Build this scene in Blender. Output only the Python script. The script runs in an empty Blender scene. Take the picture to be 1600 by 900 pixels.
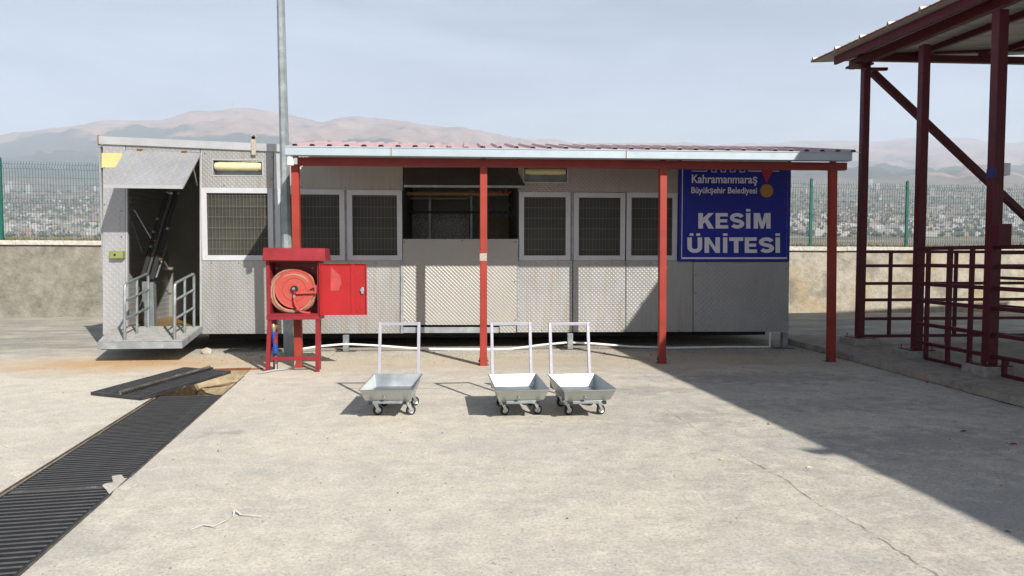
import bpy, bmesh, math, random
from mathutils import Vector, Matrix, noise
random.seed(7)
R = math.radians
sc = bpy.context.scene
col = sc.collection
# ------------------------------------------------------------------ camera
F = 1067.0; H = 1.55; TH = R(4.0); HOR = 400.0
PITCH = math.atan((450 - HOR) / F)
cam = bpy.data.cameras.new('camera'); camo = bpy.data.objects.new('camera', cam); col.objects.link(camo)
cam.sensor_width = 36; cam.lens = 36 * F / 1600; cam.clip_end = 60000; cam.clip_start = 0.05
camo.location = (0, 0, H); camo.rotation_euler = (R(90) - PITCH, 0, -TH)
sc.camera = camo
CM = camo.rotation_euler.to_matrix()
# ------------------------------------------------------------------ sun and sky
AZ, EL = R(31), R(33.5)
away = Vector((-math.sin(AZ) * math.cos(EL), math.cos(AZ) * math.cos(EL), -math.sin(EL)))
sl = bpy.data.lights.new('sun', 'SUN'); sl.energy = 5.0; sl.angle = R(0.53); sl.color = (1, .955, .89)
so = bpy.data.objects.new('sun', sl); col.objects.link(so); so.rotation_euler = away.to_track_quat('-Z', 'Y').to_euler()
so.location = (10, -20, 20)
w = bpy.data.worlds.new('World'); sc.world = w; w.use_nodes = True
N = w.node_tree.nodes; L = w.node_tree.links; N.clear()
wo = N.new('ShaderNodeOutputWorld'); bg = N.new('ShaderNodeBackground'); bg.inputs[1].default_value = 0.055
sk = N.new('ShaderNodeTexSky'); sk.sky_type = 'NISHITA'; sk.sun_disc = False; sk.sun_elevation = EL
sk.sun_rotation = R(180) - AZ; sk.altitude = 600; sk.air_density = 1.0; sk.dust_density = 2.5; sk.ozone_density = 1.5
tc = N.new('ShaderNodeTexCoord'); mp = N.new('ShaderNodeMapping'); mp.inputs['Scale'].default_value = (1.2, 1.2, 5.5)
mp.inputs['Rotation'].default_value = (R(6), R(4), 0)
nz = N.new('ShaderNodeTexNoise'); nz.inputs['Scale'].default_value = 1.7; nz.inputs['Detail'].default_value = 7; nz.inputs['Roughness'].default_value = .55
nz.inputs['Distortion'].default_value = .4
cr = N.new('ShaderNodeValToRGB'); cr.color_ramp.elements[0].position = .38; cr.color_ramp.elements[1].position = .72
cr.color_ramp.elements[0].color = (0.34,) * 3 + (1,); cr.color_ramp.elements[1].color = (.72,) * 3 + (1,)
mx = N.new('ShaderNodeMix'); mx.data_type = 'RGBA'; mx.inputs['B'].default_value = (11.3, 12.9, 15.2, 1)
L.new(tc.outputs['Generated'], mp.inputs[0]); L.new(mp.outputs[0], nz.inputs[0]); L.new(nz.outputs[0], cr.inputs[0])
sx_ = N.new('ShaderNodeSeparateXYZ'); L.new(tc.outputs['Generated'], sx_.inputs[0])
el = N.new('ShaderNodeMapRange'); el.inputs['From Min'].default_value = .10; el.inputs['From Max'].default_value = .60; el.inputs['To Min'].default_value = 1.25; el.inputs['To Max'].default_value = .08
L.new(sx_.outputs[2], el.inputs['Value']); mu = N.new('ShaderNodeMath'); mu.operation = 'MULTIPLY'
L.new(cr.outputs[0], mu.inputs[0]); L.new(el.outputs[0], mu.inputs[1]); L.new(mu.outputs[0], mx.inputs['Factor']); L.new(sk.outputs[0], mx.inputs['A']); L.new(mx.outputs['Result'], bg.inputs[0]); L.new(bg.outputs[0], wo.inputs[0])
sc.view_settings.view_transform = 'Standard'; sc.view_settings.look = 'None'; sc.view_settings.exposure = 0.55; sc.view_settings.gamma = 1
sc.render.engine = 'CYCLES'
sc.cycles.use_denoising = True; sc.cycles.denoising_prefilter = 'NONE'; sc.cycles.max_bounces = 6; sc.cycles.volume_bounces = 2
sc.cycles.sample_clamp_indirect = 6

# ------------------------------------------------------------------ helpers
def at(px, py, X=None, Y=None, Z=None):
    """point of the place seen at a pixel of the photograph, on a given plane"""
    d = CM @ Vector(((px - 800) / F, (450 - py) / F, -1))
    if Y is not None: t = Y / d.y
    elif X is not None: t = X / d.x
    else: t = (Z - H) / d.z
    return Vector((d.x * t, d.y * t, H + d.z * t))
def camxy(x, d, z=0):
    return Vector((x * math.cos(TH) + d * math.sin(TH), -x * math.sin(TH) + d * math.cos(TH), z))
def wl(o):
    v = Vector((0, 0, 0))
    while o: v = v + o.location; o = o.parent
    return v
def tag(o, label=None, cat=None, group=None, kind=None):
    if label: o['label'] = label
    if cat: o['category'] = cat
    if group: o['group'] = group
    if kind: o['kind'] = kind
    return o
def empty(name, loc, label, cat, group=None):
    o = bpy.data.objects.new(name, None); col.objects.link(o); o.location = loc; o.empty_display_size = .2
    return tag(o, label, cat, group)
def copy_tree(o, parent=None):
    c = o.copy(); col.objects.link(c); c.parent = parent
    for ch in list(o.children): copy_tree(ch, c)
    return c
class MB:
    def __init__(s): s.v = []; s.f = []; s.sm = []
    def add(s, vs, fs, smooth=False):
        b = len(s.v); s.v += [Vector(v) for v in vs]
        s.f += [tuple(i + b for i in f) for f in fs]; s.sm += [smooth] * len(fs); return s
    def hexa(s, p):      # p: 8 pts, bottom 4 ccw then top 4
        return s.add(p, [(3, 2, 1, 0), (4, 5, 6, 7), (0, 1, 5, 4), (1, 2, 6, 5), (2, 3, 7, 6), (3, 0, 4, 7)])
    def box(s, x0, x1, y0, y1, z0, z1):
        return s.hexa([(x0, y0, z0), (x1, y0, z0), (x1, y1, z0), (x0, y1, z0), (x0, y0, z1), (x1, y0, z1), (x1, y1, z1), (x0, y1, z1)])
    def quadbox(s, a, b, c, d, n):   # quad a,b,c,d (ccw seen from the front) extruded by -n
        n = Vector(n); a, b, c, d = map(Vector, (a, b, c, d))
        return s.add([a, b, c, d, a + n, b + n, c + n, d + n], [(0, 1, 2, 3), (7, 6, 5, 4), (0, 4, 5, 1), (1, 5, 6, 2), (2, 6, 7, 3), (3, 7, 4, 0)])
    def bar(s, a, b, w, h=None, up=(0, 0, 1)):
        a = Vector(a); b = Vector(b); h = h or w; d = (b - a).normalized(); up = Vector(up)
        if abs(d.dot(up)) > .98: up = Vector((0, 1, 0))
        r = d.cross(up).normalized(); u = r.cross(d).normalized(); r = r * w / 2; u = u * h / 2
        return s.hexa([a - r - u, a + r - u, b + r - u, b - r - u, a - r + u, a + r + u, b + r + u, b - r + u])
    def tube(s, pts, rad, n=10, caps=True, closed=False):
        pts = [Vector(p) for p in pts]; m = len(pts)
        rads = rad if isinstance(rad, (list, tuple)) else [rad] * m
        vs = []; ref = None
        for i, p in enumerate(pts):
            if closed: t = pts[(i + 1) % m] - pts[i - 1]
            else: t = pts[min(i + 1, m - 1)] - pts[max(i - 1, 0)]
            t.normalize()
            if ref is None: ref = Vector((0, 0, 1)) if abs(t.z) < .9 else Vector((0, 1, 0))
            r = t.cross(ref).normalized(); u = r.cross(t).normalized(); ref = u
            for k in range(n):
                a = 2 * math.pi * k / n + .3; vs.append(p + (r * math.cos(a) + u * math.sin(a)) * rads[i])
        fs = []
        for i in range(m if closed else m - 1):
            j = (i + 1) % m
            for k in range(n):
                l = (k + 1) % n; fs.append((i * n + k, i * n + l, j * n + l, j * n + k))
        s.add(vs, fs, n > 4)
        if caps and not closed:
            b = len(s.v) - m * n
            s.f.append(tuple(b + k for k in range(n))[::-1]); s.sm.append(False)
            s.f.append(tuple(b + (m - 1) * n + k for k in range(n))); s.sm.append(False)
        return s
    def disc(s, c, axis, r, t, n=24, prof=None):
        """lathe round axis; prof list of (radius, offset)"""
        c = Vector(c); ax = Vector(axis).normalized()
        a = ax.orthogonal().normalized(); b = ax.cross(a)
        prof = prof or [(0, -t / 2), (r, -t / 2), (r, t / 2), (0, t / 2)]
        vs = []; fs = []
        for (rr, o) in prof:
            for k in range(n):
                q = 2 * math.pi * k / n; vs.append(c + ax * o + (a * math.cos(q) + b * math.sin(q)) * max(rr, 1e-4))
        for i in range(len(prof) - 1):
            for k in range(n):
                l = (k + 1) % n; fs.append((i * n + k, i * n + l, (i + 1) * n + l, (i + 1) * n + k))
        return s.add(vs, fs, True)
    def build(s, name, mat, parent=None, bevel=0, kind=None, label=None, angle=35):
        xs = [v.x for v in s.v]; ys = [v.y for v in s.v]; zs = [v.z for v in s.v]
        c = Vector(((min(xs) + max(xs)) / 2, (min(ys) + max(ys)) / 2, (min(zs) + max(zs)) / 2 if parent else min(zs)))
        me = bpy.data.meshes.new(name); me.from_pydata([v - c for v in s.v], [], s.f); me.materials.append(mat)
        me.polygons.foreach_set('use_smooth', s.sm)
        me.update()
        if any(s.sm):
            try: me.set_sharp_from_angle(angle=R(angle))
            except Exception: pass
        o = bpy.data.objects.new(name, me); col.objects.link(o)
        o.parent = parent; o.location = c - (wl(parent) if parent else Vector((0, 0, 0)))
        if bevel:
            m = o.modifiers.new('bevel', 'BEVEL'); m.width = bevel; m.segments = 2; m.limit_method = 'ANGLE'; m.angle_limit = R(40)
        if kind: o['kind'] = kind
        if label: o['label'] = label
        return o

# ------------------------------------------------------------------ materials
class G:
    """tiny node graph builder"""
    def __init__(s, name):
        s.m = bpy.data.materials.new(name); s.m.use_nodes = True; s.t = s.m.node_tree; s.b = s.t.nodes['Principled BSDF']
        s.c = s.t.nodes.new('ShaderNodeTexCoord')
    def n(s, k, **kw):
        x = s.t.nodes.new(k)
        for a, v in kw.items(): setattr(x, a, v)
        return x
    def l(s, a, b): s.t.links.new(a, b)
    def val(s, i, v):
        if hasattr(v, 'is_linked') or isinstance(v, bpy.types.NodeSocket): s.l(v, i)
        else: i.default_value = v
    def math(s, op, a, b=0.0, clamp=False):
        x = s.n('ShaderNodeMath', operation=op, use_clamp=clamp); s.val(x.inputs[0], a); s.val(x.inputs[1], b); return x.outputs[0]
    def noise(s, scale, detail=4, rough=.55, vec=None, stretch=None, dist=0):
        v = vec or s.c.outputs['Object']
        if stretch:
            mp = s.n('ShaderNodeMapping'); mp.inputs['Scale'].default_value = stretch; s.l(v, mp.inputs[0]); v = mp.outputs[0]
        x = s.n('ShaderNodeTexNoise'); s.l(v, x.inputs[0]); x.inputs['Scale'].default_value = scale; x.inputs['Detail'].default_value = detail
        x.inputs['Roughness'].default_value = rough; x.inputs['Distortion'].default_value = dist; return x.outputs[0]
    def ramp(s, v, stops):
        x = s.n('ShaderNodeValToRGB'); s.l(v, x.inputs[0]); e = x.color_ramp.elements
        while len(e) < len(stops): e.new(.5)
        for q, (p, c) in zip(e, stops):
            q.position = p; q.color = (c if isinstance(c, tuple) else (c, c, c)) + (1,)
        return x.outputs[0]
    def mix(s, f, a, b, mode='MIX'):
        x = s.n('ShaderNodeMix', data_type='RGBA', blend_type=mode); s.val(x.inputs['Factor'], f)
        for i, v in (('A', a), ('B', b)):
            if isinstance(v, tuple): x.inputs[i].default_value = v + (1,)
            else: s.l(v, x.inputs[i])
        return x.outputs['Result']
    def xyz(s, v=None):
        x = s.n('ShaderNodeSeparateXYZ'); s.l(v or s.c.outputs['Object'], x.inputs[0]); return x.outputs
    def bump(s, h, strength=.3, dist=.01, prev=None):
        x = s.n('ShaderNodeBump'); x.inputs['Strength'].default_value = strength; x.inputs['Distance'].default_value = dist
        s.l(h, x.inputs['Height'])
        if prev: s.l(prev, x.inputs['Normal'])
        return x.outputs[0]
    def out(s, color, rough=.6, metal=0.0, normal=None, spec=.5):
        if isinstance(color, tuple): s.b.inputs['Base Color'].default_value = color + (1,)
        else: s.l(color, s.b.inputs['Base Color'])
        s.val(s.b.inputs['Roughness'], rough); s.val(s.b.inputs['Metallic'], metal)
        s.b.inputs['Specular IOR Level'].default_value = spec
        if normal: s.l(normal, s.b.inputs['Normal'])
        return s.m
def paint(name, c, rough=.45, wear=(.25, .16, .1), amount=.62, var=.25, scale=3, metal=0, bs=.08):
    g = G(name); n1 = g.noise(scale, 5); n2 = g.noise(scale * 9, 6, .7)
    a = g.mix(g.ramp(n1, [(.3, 0.0), (.7, 1.0)]), tuple(k * (1 - var) for k in c), tuple(min(1, k * (1 + var * .5)) for k in c))
    m = g.ramp(g.math('ADD', g.math('MULTIPLY', n1, .4), g.math('MULTIPLY', n2, .6)), [(amount, 0.0), (amount + .05, 1.0)])
    return g.out(g.mix(m, a, wear), g.ramp(n2, [(.3, rough - .1), (.7, rough + .15)]), metal, g.bump(n2, bs, .004), .3)
def plate(name, pitch, c=(.50, .48, .45), metal=.35, weave=False, dirt=(.28, .23, .16), dirtlev=.57):
    g = G(name); x, y, z = g.xyz(); k = math.pi / pitch
    if weave:
        u = g.math('ADD', x, z); v = g.math('SUBTRACT', x, z)
        a = g.math('SINE', g.math('MULTIPLY', u, k * 1.4)); b = g.math('SINE', g.math('MULTIPLY', v, k * 1.4))
        h = g.math('MAXIMUM', g.math('POWER', g.math('MAXIMUM', a, 0.0), 6.0), g.math('POWER', g.math('MAXIMUM', b, 0.0), 6.0))
    else:
        h = g.math('MAXIMUM', g.math('MULTIPLY', g.math('SINE', g.math('MULTIPLY', x, k)), g.math('SINE', g.math('MULTIPLY', z, k))), 0.0)
    n1 = g.noise(1.3, 6, .6, stretch=(1, 1, .45)); n2 = g.noise(22, 5, .7); n3 = g.noise(4.5, 5, .6, stretch=(3.5, 1, .25))
    base = g.mix(g.ramp(n1, [(.3, 0.0), (.72, 1.0)]), tuple(q * .84 for q in c), tuple(q * 1.08 for q in c))
    base = g.mix(g.math('MULTIPLY', h, .24), base, tuple(min(1, q * 1.28) for q in c))
    base = g.mix(g.math('MULTIPLY', g.ramp(n3, [(dirtlev - .07, 0.0), (dirtlev + .12, 1.0)]), .6), base, dirt)
    base = g.mix(g.math('MULTIPLY', g.ramp(n2, [(.63, 0.0), (.72, 1.0)]), .5), base, tuple(q * .55 for q in c))
    nb = g.bump(g.math('ADD', h, g.math('MULTIPLY', n2, .12)), .48, .007)
    nb = g.bump(g.noise(2.2, 2), .25, .02, nb)
    return g.out(base, g.ramp(n1, [(.3, .34), (.7, .5)]), metal, nb)
M = {}
def mk():
    M['plate_big'] = plate('plate_big', .052, (.355, .355, .36), dirtlev=.64)
    M['plate_mid'] = plate('plate_mid', .036, (.32, .315, .305))
    M['plate_fine'] = plate('plate_fine', .040, (.31, .295, .27), weave=True)
    M['plate_cream'] = plate('plate_cream', .044, (.315, .30, .275), weave=True, dirt=(.42, .28, .1), dirtlev=.66)
    M['plate_mid_shaded'] = plate('plate_mid_shaded', .036, (.30, .285, .26))  # plate_mid turned darker and browner, canopy shade put into the colour
    M['plate_dark'] = plate('plate_dark', .044, (.33, .33, .325), dirt=(.26, .25, .24), dirtlev=.70)
    M['alu'] = paint('aluminium', (.42, .425, .43), .4, (.33, .31, .28), .62, .15, 2, .35)
    M['frame_white'] = paint('window_frame_white', (.46, .465, .485), .4, (.3, .28, .25), .64, .1, 3, .1)
    M['galv'] = paint('galvanised_steel', (.27, .30, .305), .42, (.40, .42, .41), .56, .25, 6, .55)
    M['galv_dull'] = paint('dull_galvanised', (.30, .32, .33), .5, (.42, .42, .40), .57, .3, 5, .4)
    M['gutter'] = paint('gutter_grey', (.36, .42, .46), .4, (.30, .34, .36), .66, .08, 1.2, .15)
    M['zinc'] = zinc()
    M['red'] = paint('post_red', (.275, .034, .022), .5, (.20, .11, .08), .61, .2, 3)
    M['maroon_beam'] = paint('beam_maroon', (.24, .035, .03), .5, (.2, .14, .12), .68, .2, 3)
    M['cab_red'] = paint('cabinet_red', (.22, .018, .024), .4, (.52, .22, .2), .645, .22, 4)
    M['cab_red_inner'] = paint('cabinet_inside_red', (.32, .013, .015), .42, (.4, .1, .1), .66, .15, 3)
    M['reel_red'] = paint('reel_red', (.38, .065, .05), .55, (.6, .2, .15), .65, .08, 4)
    M['hose'] = paint('hose_pink', (.34, .175, .12), .6, (.34, .14, .1), .6, .2, 9)
    M['hose_red'] = paint('hose_red', (.5, .04, .04), .5, (.4, .1, .08), .66, .1, 9)
    M['maroon'] = paint('shed_maroon', (.075, .006, .013), .5, (.10, .05, .045), .66, .25, 2)
    M['rib_rust'] = paint('rib_rust', (.55, .27, .06), .8, (.2, .08, .02), .5, .4, 20)
    M['streak'] = paint('streak_stain', (.28, .21, .11), .6, (.40, .39, .37), .47, .2, 60)
    M['rust'] = paint('rust', (.22, .07, .02), .8, (.10, .04, .02), .5, .4, 14)
    M['orange_rust'] = paint('orange_rust', (.32, .20, .09), .8, (.2, .08, .02), .5, .4, 20)
    M['black'] = paint('black_rubber', (.018, .018, .02), .6, (.05, .05, .05), .64, .2, 8)
    M['iron'] = paint('cast_iron', (.03, .03, .032), .5, (.30, .25, .19), .60, .4, 5, 0, .15)
    M['iron_top'] = paint('worn_iron', (.10, .10, .10), .5, (.34, .28, .2), .6, .5, 4)
    M['iron_edge'] = paint('iron_edge', (.085, .075, .066), .7, (.26, .23, .19), .56, .4, 9)
    M['white_pipe'] = paint('white_plastic', (.74, .74, .72), .4, (.5, .46, .4), .66, .08, 5)
    M['cream'] = paint('lamp_cream', (.58, .53, .30), .35, (.5, .42, .22), .62, .12, 7)
    M['yellow'] = paint('yellow_sheet', (.50, .44, .20), .5, (.5, .4, .2), .64, .12, 3)
    M['olive'] = paint('olive_box', (.20, .22, .08), .5, (.2, .14, .05), .6, .2, 8)
    M['blue'] = paint('blue_plastic', (.015, .06, .30), .4, (.1, .12, .3), .68, .15, 9)
    M['sign_blue'] = paint('sign_blue', (.008, .016, .26), .5, (.02, .03, .25), .7, .12, 1.5)
    M['sign_white'] = paint('sign_white', (.66, .66, .72), .5, (.5, .5, .55), .7, .05, 3)
    M['sign_red'] = paint('sign_red', (.42, .02, .03), .5, (.4, .05, .04), .7, .05, 3)
    M['medal'] = paint('medal_gold', (.42, .22, .05), .5, (.2, .1, .03), .54, .35, 30)
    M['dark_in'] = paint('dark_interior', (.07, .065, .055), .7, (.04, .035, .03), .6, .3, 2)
    M['inner_wall'] = paint('inner_wall', (.20, .20, .17), .55, (.1, .09, .07), .62, .2, 1.4)
    M['plank'] = paint('wet_floor', (.22, .14, .05), .35, (.1, .07, .03), .55, .3, 3)
    M['soil'] = soil(); M['concrete'] = wall_mat('pad_concrete', (.30, .29, .26), 6); M['coping'] = wall_mat('coping_concrete', (.50, .47, .42), 5, .2)
    M['wall'] = wall_mat('rendered_wall', (.33, .30, .24), 1.6, .7, True); M['platform'] = wall_mat('platform_concrete', (.30, .26, .215), 3)
    M['ground'] = ground_mat(); M['glass'] = glass_mat(); M['mesh_wire'] = paint('mesh_wire', (.20, .20, .215), .5, (.2, .2, .2), .66, .1, 9, .3)
    M['fence'] = paint('fence_green', (.012, .10, .075), .45, (.03, .10, .08), .7, .15, 3)
    M['fence_wire'] = paint('fence_wire', (.035, .10, .10), .5, (.05, .10, .10), .7, .15, 3)
    M['roof_pink'] = paint('canopy_sheet', (.46, .30, .30), .45, (.4, .22, .2), .66, .12, 2, .05)
    M['roof_under'] = paint('roof_underside', (.46, .46, .43), .5, (.4, .36, .3), .66, .12, 2)
    M['grass'] = paint('dry_grass', (.19, .17, .05), .9, (.10, .11, .035), .5, .4, 6)
    M['hills'] = hills_mat()
    M['tree_far'] = paint('distant_foliage', (.095, .105, .08), .9, (.03, .04, .02), .6, .4, .01)
    M['ribbon'] = paint('ribbon_white', (.56, .55, .52), .5, (.5, .48, .42), .64, .1, 9)
    M['stone'] = paint('stone', (.40, .36, .29), .9, (.25, .22, .18), .55, .3, 9, 0, .3)
    M['pebble'] = paint('pebble', (.26, .24, .21), .9, (.42, .38, .31), .5, .5, 60, 0, .2)
    M['lit_speck'] = G('plastic_strip_panel').out((.3, .22, .14), .5)
    g = G('lit_strip_panel'); n = g.noise(60, 3, .7, stretch=(1, 1, .6)); M['lit_speck'] = g.out(g.ramp(n, [(.42, (.03, .024, .018)), (.68, (.32, .25, .17))]), .3)  # pale speckle painted in place of light coming through translucent panels
    g = G('bright_concrete_patch'); M['patch'] = ground_mat('patch_concrete', .92)
    for i, c in enumerate([(.36, .34, .31), (.30, .27, .24), (.26, .18, .14), (.40, .39, .38), (.23, .22, .22), (.32, .29, .22)]):
        M['bld%d' % i] = bld_mat('distant_building_%d' % i, c)
def zinc():
    g = G('zinc_sheet'); n1 = g.noise(3.2, 4); v = g.n('ShaderNodeTexVoronoi'); g.l(g.c.outputs['Object'], v.inputs[0]); v.inputs['Scale'].default_value = 55
    c = g.mix(g.ramp(n1, [(.3, 0.0), (.7, 1.0)]), (.40, .43, .43), (.55, .58, .58)); c = g.mix(.05, c, v.outputs['Color'], 'SOFT_LIGHT')
    return g.out(c, g.ramp(n1, [(.3, .30), (.7, .42)]), .92, g.bump(n1, .05, .01))
def soil():
    g = G('pit_soil'); n = g.noise(5, 8, .7); return g.out(g.ramp(n, [(.3, (.16, .12, .07)), (.55, (.34, .27, .17)), (.75, (.46, .38, .26))]), .95, 0, g.bump(n, .9, .05))
def wall_mat(name, c, s, stain=.3, left=False):
    g = G(name); n1 = g.noise(s * .5, 8, .62, dist=.4); n2 = g.noise(s * 2.3, 8, .7); n3 = g.noise(s * 14, 4, .7); n4 = g.noise(s * .9, 5, .6)
    a = g.ramp(n2, [(.3, tuple(k * .62 for k in c)), (.5, c), (.72, tuple(k * 1.3 for k in c))])
    a = g.mix(g.math('MULTIPLY', g.ramp(n1, [(.5, 0.0), (.68, 1.0)]), stain), a, (.34, .24, .11))
    a = g.mix(g.math('MULTIPLY', g.ramp(n4, [(.54, 0.0), (.66, 1.0)]), stain * 1.2), a, (.17, .155, .125))
    a = g.mix(g.math('MULTIPLY', g.ramp(n3, [(.58, 0.0), (.68, 1.0)]), .5), a, tuple(k * .5 for k in c))
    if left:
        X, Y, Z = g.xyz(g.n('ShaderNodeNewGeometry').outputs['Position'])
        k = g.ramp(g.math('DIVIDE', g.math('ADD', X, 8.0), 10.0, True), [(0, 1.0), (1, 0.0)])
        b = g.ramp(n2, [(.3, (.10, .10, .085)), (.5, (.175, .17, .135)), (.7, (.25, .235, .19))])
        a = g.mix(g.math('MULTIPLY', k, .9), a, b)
    return g.out(a, .9, 0, g.bump(g.math('ADD', n2, g.math('MULTIPLY', n3, .3)), .8, .04))
def ground_mat(name='yard_concrete', mul=1.0):
    g = G(name); gp = g.n('ShaderNodeNewGeometry').outputs['Position']; X, Y, Z = g.xyz(gp)
    n1 = g.noise(.33, 9, .62, gp, dist=.6); n2 = g.noise(1.6, 9, .68, gp, (.8, 1.2, 1), .3); n3 = g.noise(34, 6, .75, gp); n4 = g.noise(150, 3, .7, gp); n5 = g.noise(5, 9, .72, gp)
    n8 = g.noise(11, 7, .8, gp, (.75, 1.25, 1)); n9 = g.noise(70, 4, .8, gp)
    a = g.ramp(n1, [(.30, (.36, .345, .315)), (.46, (.46, .425, .36)), (.66, (.55, .50, .415))])
    a = g.mix(g.math('MULTIPLY', g.ramp(n2, [(.46, 0.0), (.62, 1.0)]), .55), a, (.32, .305, .285))
    a = g.mix(g.math('MULTIPLY', g.ramp(n5, [(.50, 0.0), (.62, 1.0)]), .50), a, (.62, .57, .48))
    a = g.mix(g.math('MULTIPLY', g.ramp(n5, [(.34, 1.0), (.46, 0.0)]), .45), a, (.30, .285, .26))
    a = g.mix(g.math('MULTIPLY', g.ramp(n8, [(.53, 0.0), (.62, 1.0)]), .5), a, (.27, .255, .235))
    a = g.mix(g.math('MULTIPLY', g.ramp(n8, [(.36, 1.0), (.44, 0.0)]), .45), a, (.68, .63, .54))
    a = g.mix(g.math('MULTIPLY', g.ramp(n3, [(.53, 0.0), (.62, 1.0)]), .5), a, (.24, .225, .205))
    a = g.mix(g.math('MULTIPLY', g.ramp(n9, [(.56, 0.0), (.64, 1.0)]), .55), a, (.20, .19, .17))
    a = g.mix(g.math('MULTIPLY', g.ramp(n9, [(.36, 1.0), (.44, 0.0)]), .4), a, (.70, .66, .57))
    a = g.mix(g.math('MULTIPLY', g.ramp(n4, [(.60, 0.0), (.70, 1.0)]), .4), a, (.15, .14, .13))
    n6 = g.noise(.55, 8, .7, gp, (.6, 1.5, 1), .7); a = g.mix(g.math('MULTIPLY', g.ramp(n6, [(.50, 0.0), (.64, 1.0)]), .6), a, (.34, .335, .32))
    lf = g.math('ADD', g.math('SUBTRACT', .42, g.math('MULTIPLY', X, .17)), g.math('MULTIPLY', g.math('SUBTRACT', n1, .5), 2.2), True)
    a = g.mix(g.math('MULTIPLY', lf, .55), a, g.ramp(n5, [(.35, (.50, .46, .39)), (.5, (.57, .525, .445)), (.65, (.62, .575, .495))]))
    gr = g.ramp(n9, [(.34, .62), (.5, 1.0), (.66, 1.30)]); a = g.mix(.55, a, gr, 'MULTIPLY')
    gr = g.ramp(g.noise(48, 2, .5, gp), [(.30, .66), (.5, 1.0), (.70, 1.25)]); a = g.mix(.45, a, gr, 'MULTIPLY')
    gr = g.ramp(g.noise(230, 2, .5, gp), [(.32, .6), (.5, 1.0), (.68, 1.35)]); a = g.mix(.45, a, gr, 'MULTIPLY')
    vo = g.n('ShaderNodeTexVoronoi'); g.l(gp, vo.inputs[0]); vo.inputs['Scale'].default_value = 22; vo.inputs['Randomness'].default_value = 1
    pit = g.math('MULTIPLY', g.math('LESS_THAN', vo.outputs['Distance'], .13), g.math('GREATER_THAN', n5, .5)); a = g.mix(g.math('MULTIPLY', pit, .65), a, (.16, .15, .13))
    a = g.mix(1.0, a, (1.02, 1.015, 1.0), 'MULTIPLY')
    # gravelly, darker asphalt band towards the back wall
    e = g.math('ADD', Y, g.math('MULTIPLY', g.math('SUBTRACT', n2, .5), 2.2))
    back = g.ramp(g.math('DIVIDE', g.math('SUBTRACT', e, 10.3), 1.6, True), [(0, 0.0), (1, 1.0)])
    asp = g.ramp(n3, [(.3, (.10, .095, .085)), (.52, (.23, .215, .185)), (.68, (.42, .385, .31))])
    n7 = g.noise(1.2, 8, .75, gp, (.6, 1.6, 1)); asp = g.mix(g.ramp(n7, [(.44, 0.0), (.62, 1.0)]), asp, (.40, .37, .30))
    a = g.mix(g.math('MULTIPLY', back, .92), a, asp)
    # sandy strip along the cabin
    sd = g.math('MULTIPLY', g.ramp(g.math('DIVIDE', g.math('SUBTRACT', e, 8.9), .8, True), [(0, 0.0), (1, 1.0)]), g.ramp(g.math('DIVIDE', g.math('SUBTRACT', 10.9, e), .5, True), [(0, 0.0), (1, 1.0)]))
    a = g.mix(g.math('MULTIPLY', sd, .5), a, g.ramp(n3, [(.4, (.50, .41, .28)), (.62, (.34, .28, .20))]))
    # orange rust stain left, near the lift
    P = at(200, 568, Z=0)
    dx = g.math('DIVIDE', g.math('SUBTRACT', X, P.x), 2.3); dy = g.math('DIVIDE', g.math('SUBTRACT', Y, P.y), 1.05)
    r = g.math('SQRT', g.math('ADD', g.math('MULTIPLY', dx, dx), g.math('MULTIPLY', dy, dy)))
    st = g.math('MULTIPLY', g.math('SUBTRACT', 1.0, r, True), g.ramp(n2, [(.30, .25), (.62, 1.6)]), True)
    a = g.mix(g.math('MULTIPLY', st, .85, True), a, (.46, .28, .13))
    # wet looking grey patches right
    for (px, py, sx, sy, f) in ((1300, 632, 1.3, .4, .35), (1200, 590, 1.6, .5, .35), (1480, 690, 1.4, .5, .3), (345, 676, .22, .12, .4), (1110, 655, .6, .3, .25), (1020, 610, .7, .25, .3), (60, 850, .5, .5, .2)):
        P = at(px, py, Z=0)
        dx = g.math('DIVIDE', g.math('SUBTRACT', X, P.x), sx); dy = g.math('DIVIDE', g.math('SUBTRACT', Y, P.y), sy)
        r = g.math('SQRT', g.math('ADD', g.math('MULTIPLY', dx, dx), g.math('MULTIPLY', dy, dy)))
        r = g.math('ADD', r, g.math('MULTIPLY', g.math('SUBTRACT', n5, .5), 3.6))
        a = g.mix(g.math('MULTIPLY', g.ramp(r, [(.45, 1.0), (1, 0.0)]), f), a, (.20, .195, .185))
    if mul != 1: a = g.mix(.25, a, (.58, .55, .48))
    hh = g.math('ADD', g.math('MULTIPLY', n3, .5), g.math('MULTIPLY', n4, .4)); hh = g.math('ADD', hh, g.math('MULTIPLY', n5, .35))
    return g.out(a, .9, 0, g.bump(hh, .38, .010), .25)
def glass_mat():
    g = G('dark_window_pane'); n = g.noise(1.7, 4, .5); n2 = g.noise(30, 3, .6, stretch=(6, 1, .3))
    a = g.mix(g.math('MULTIPLY', n2, .4), g.ramp(n, [(.3, (.034, .033, .025)), (.7, (.066, .062, .047))]), (.05, .048, .04))
    return g.out(a, .3, 0, None, .12)
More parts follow.
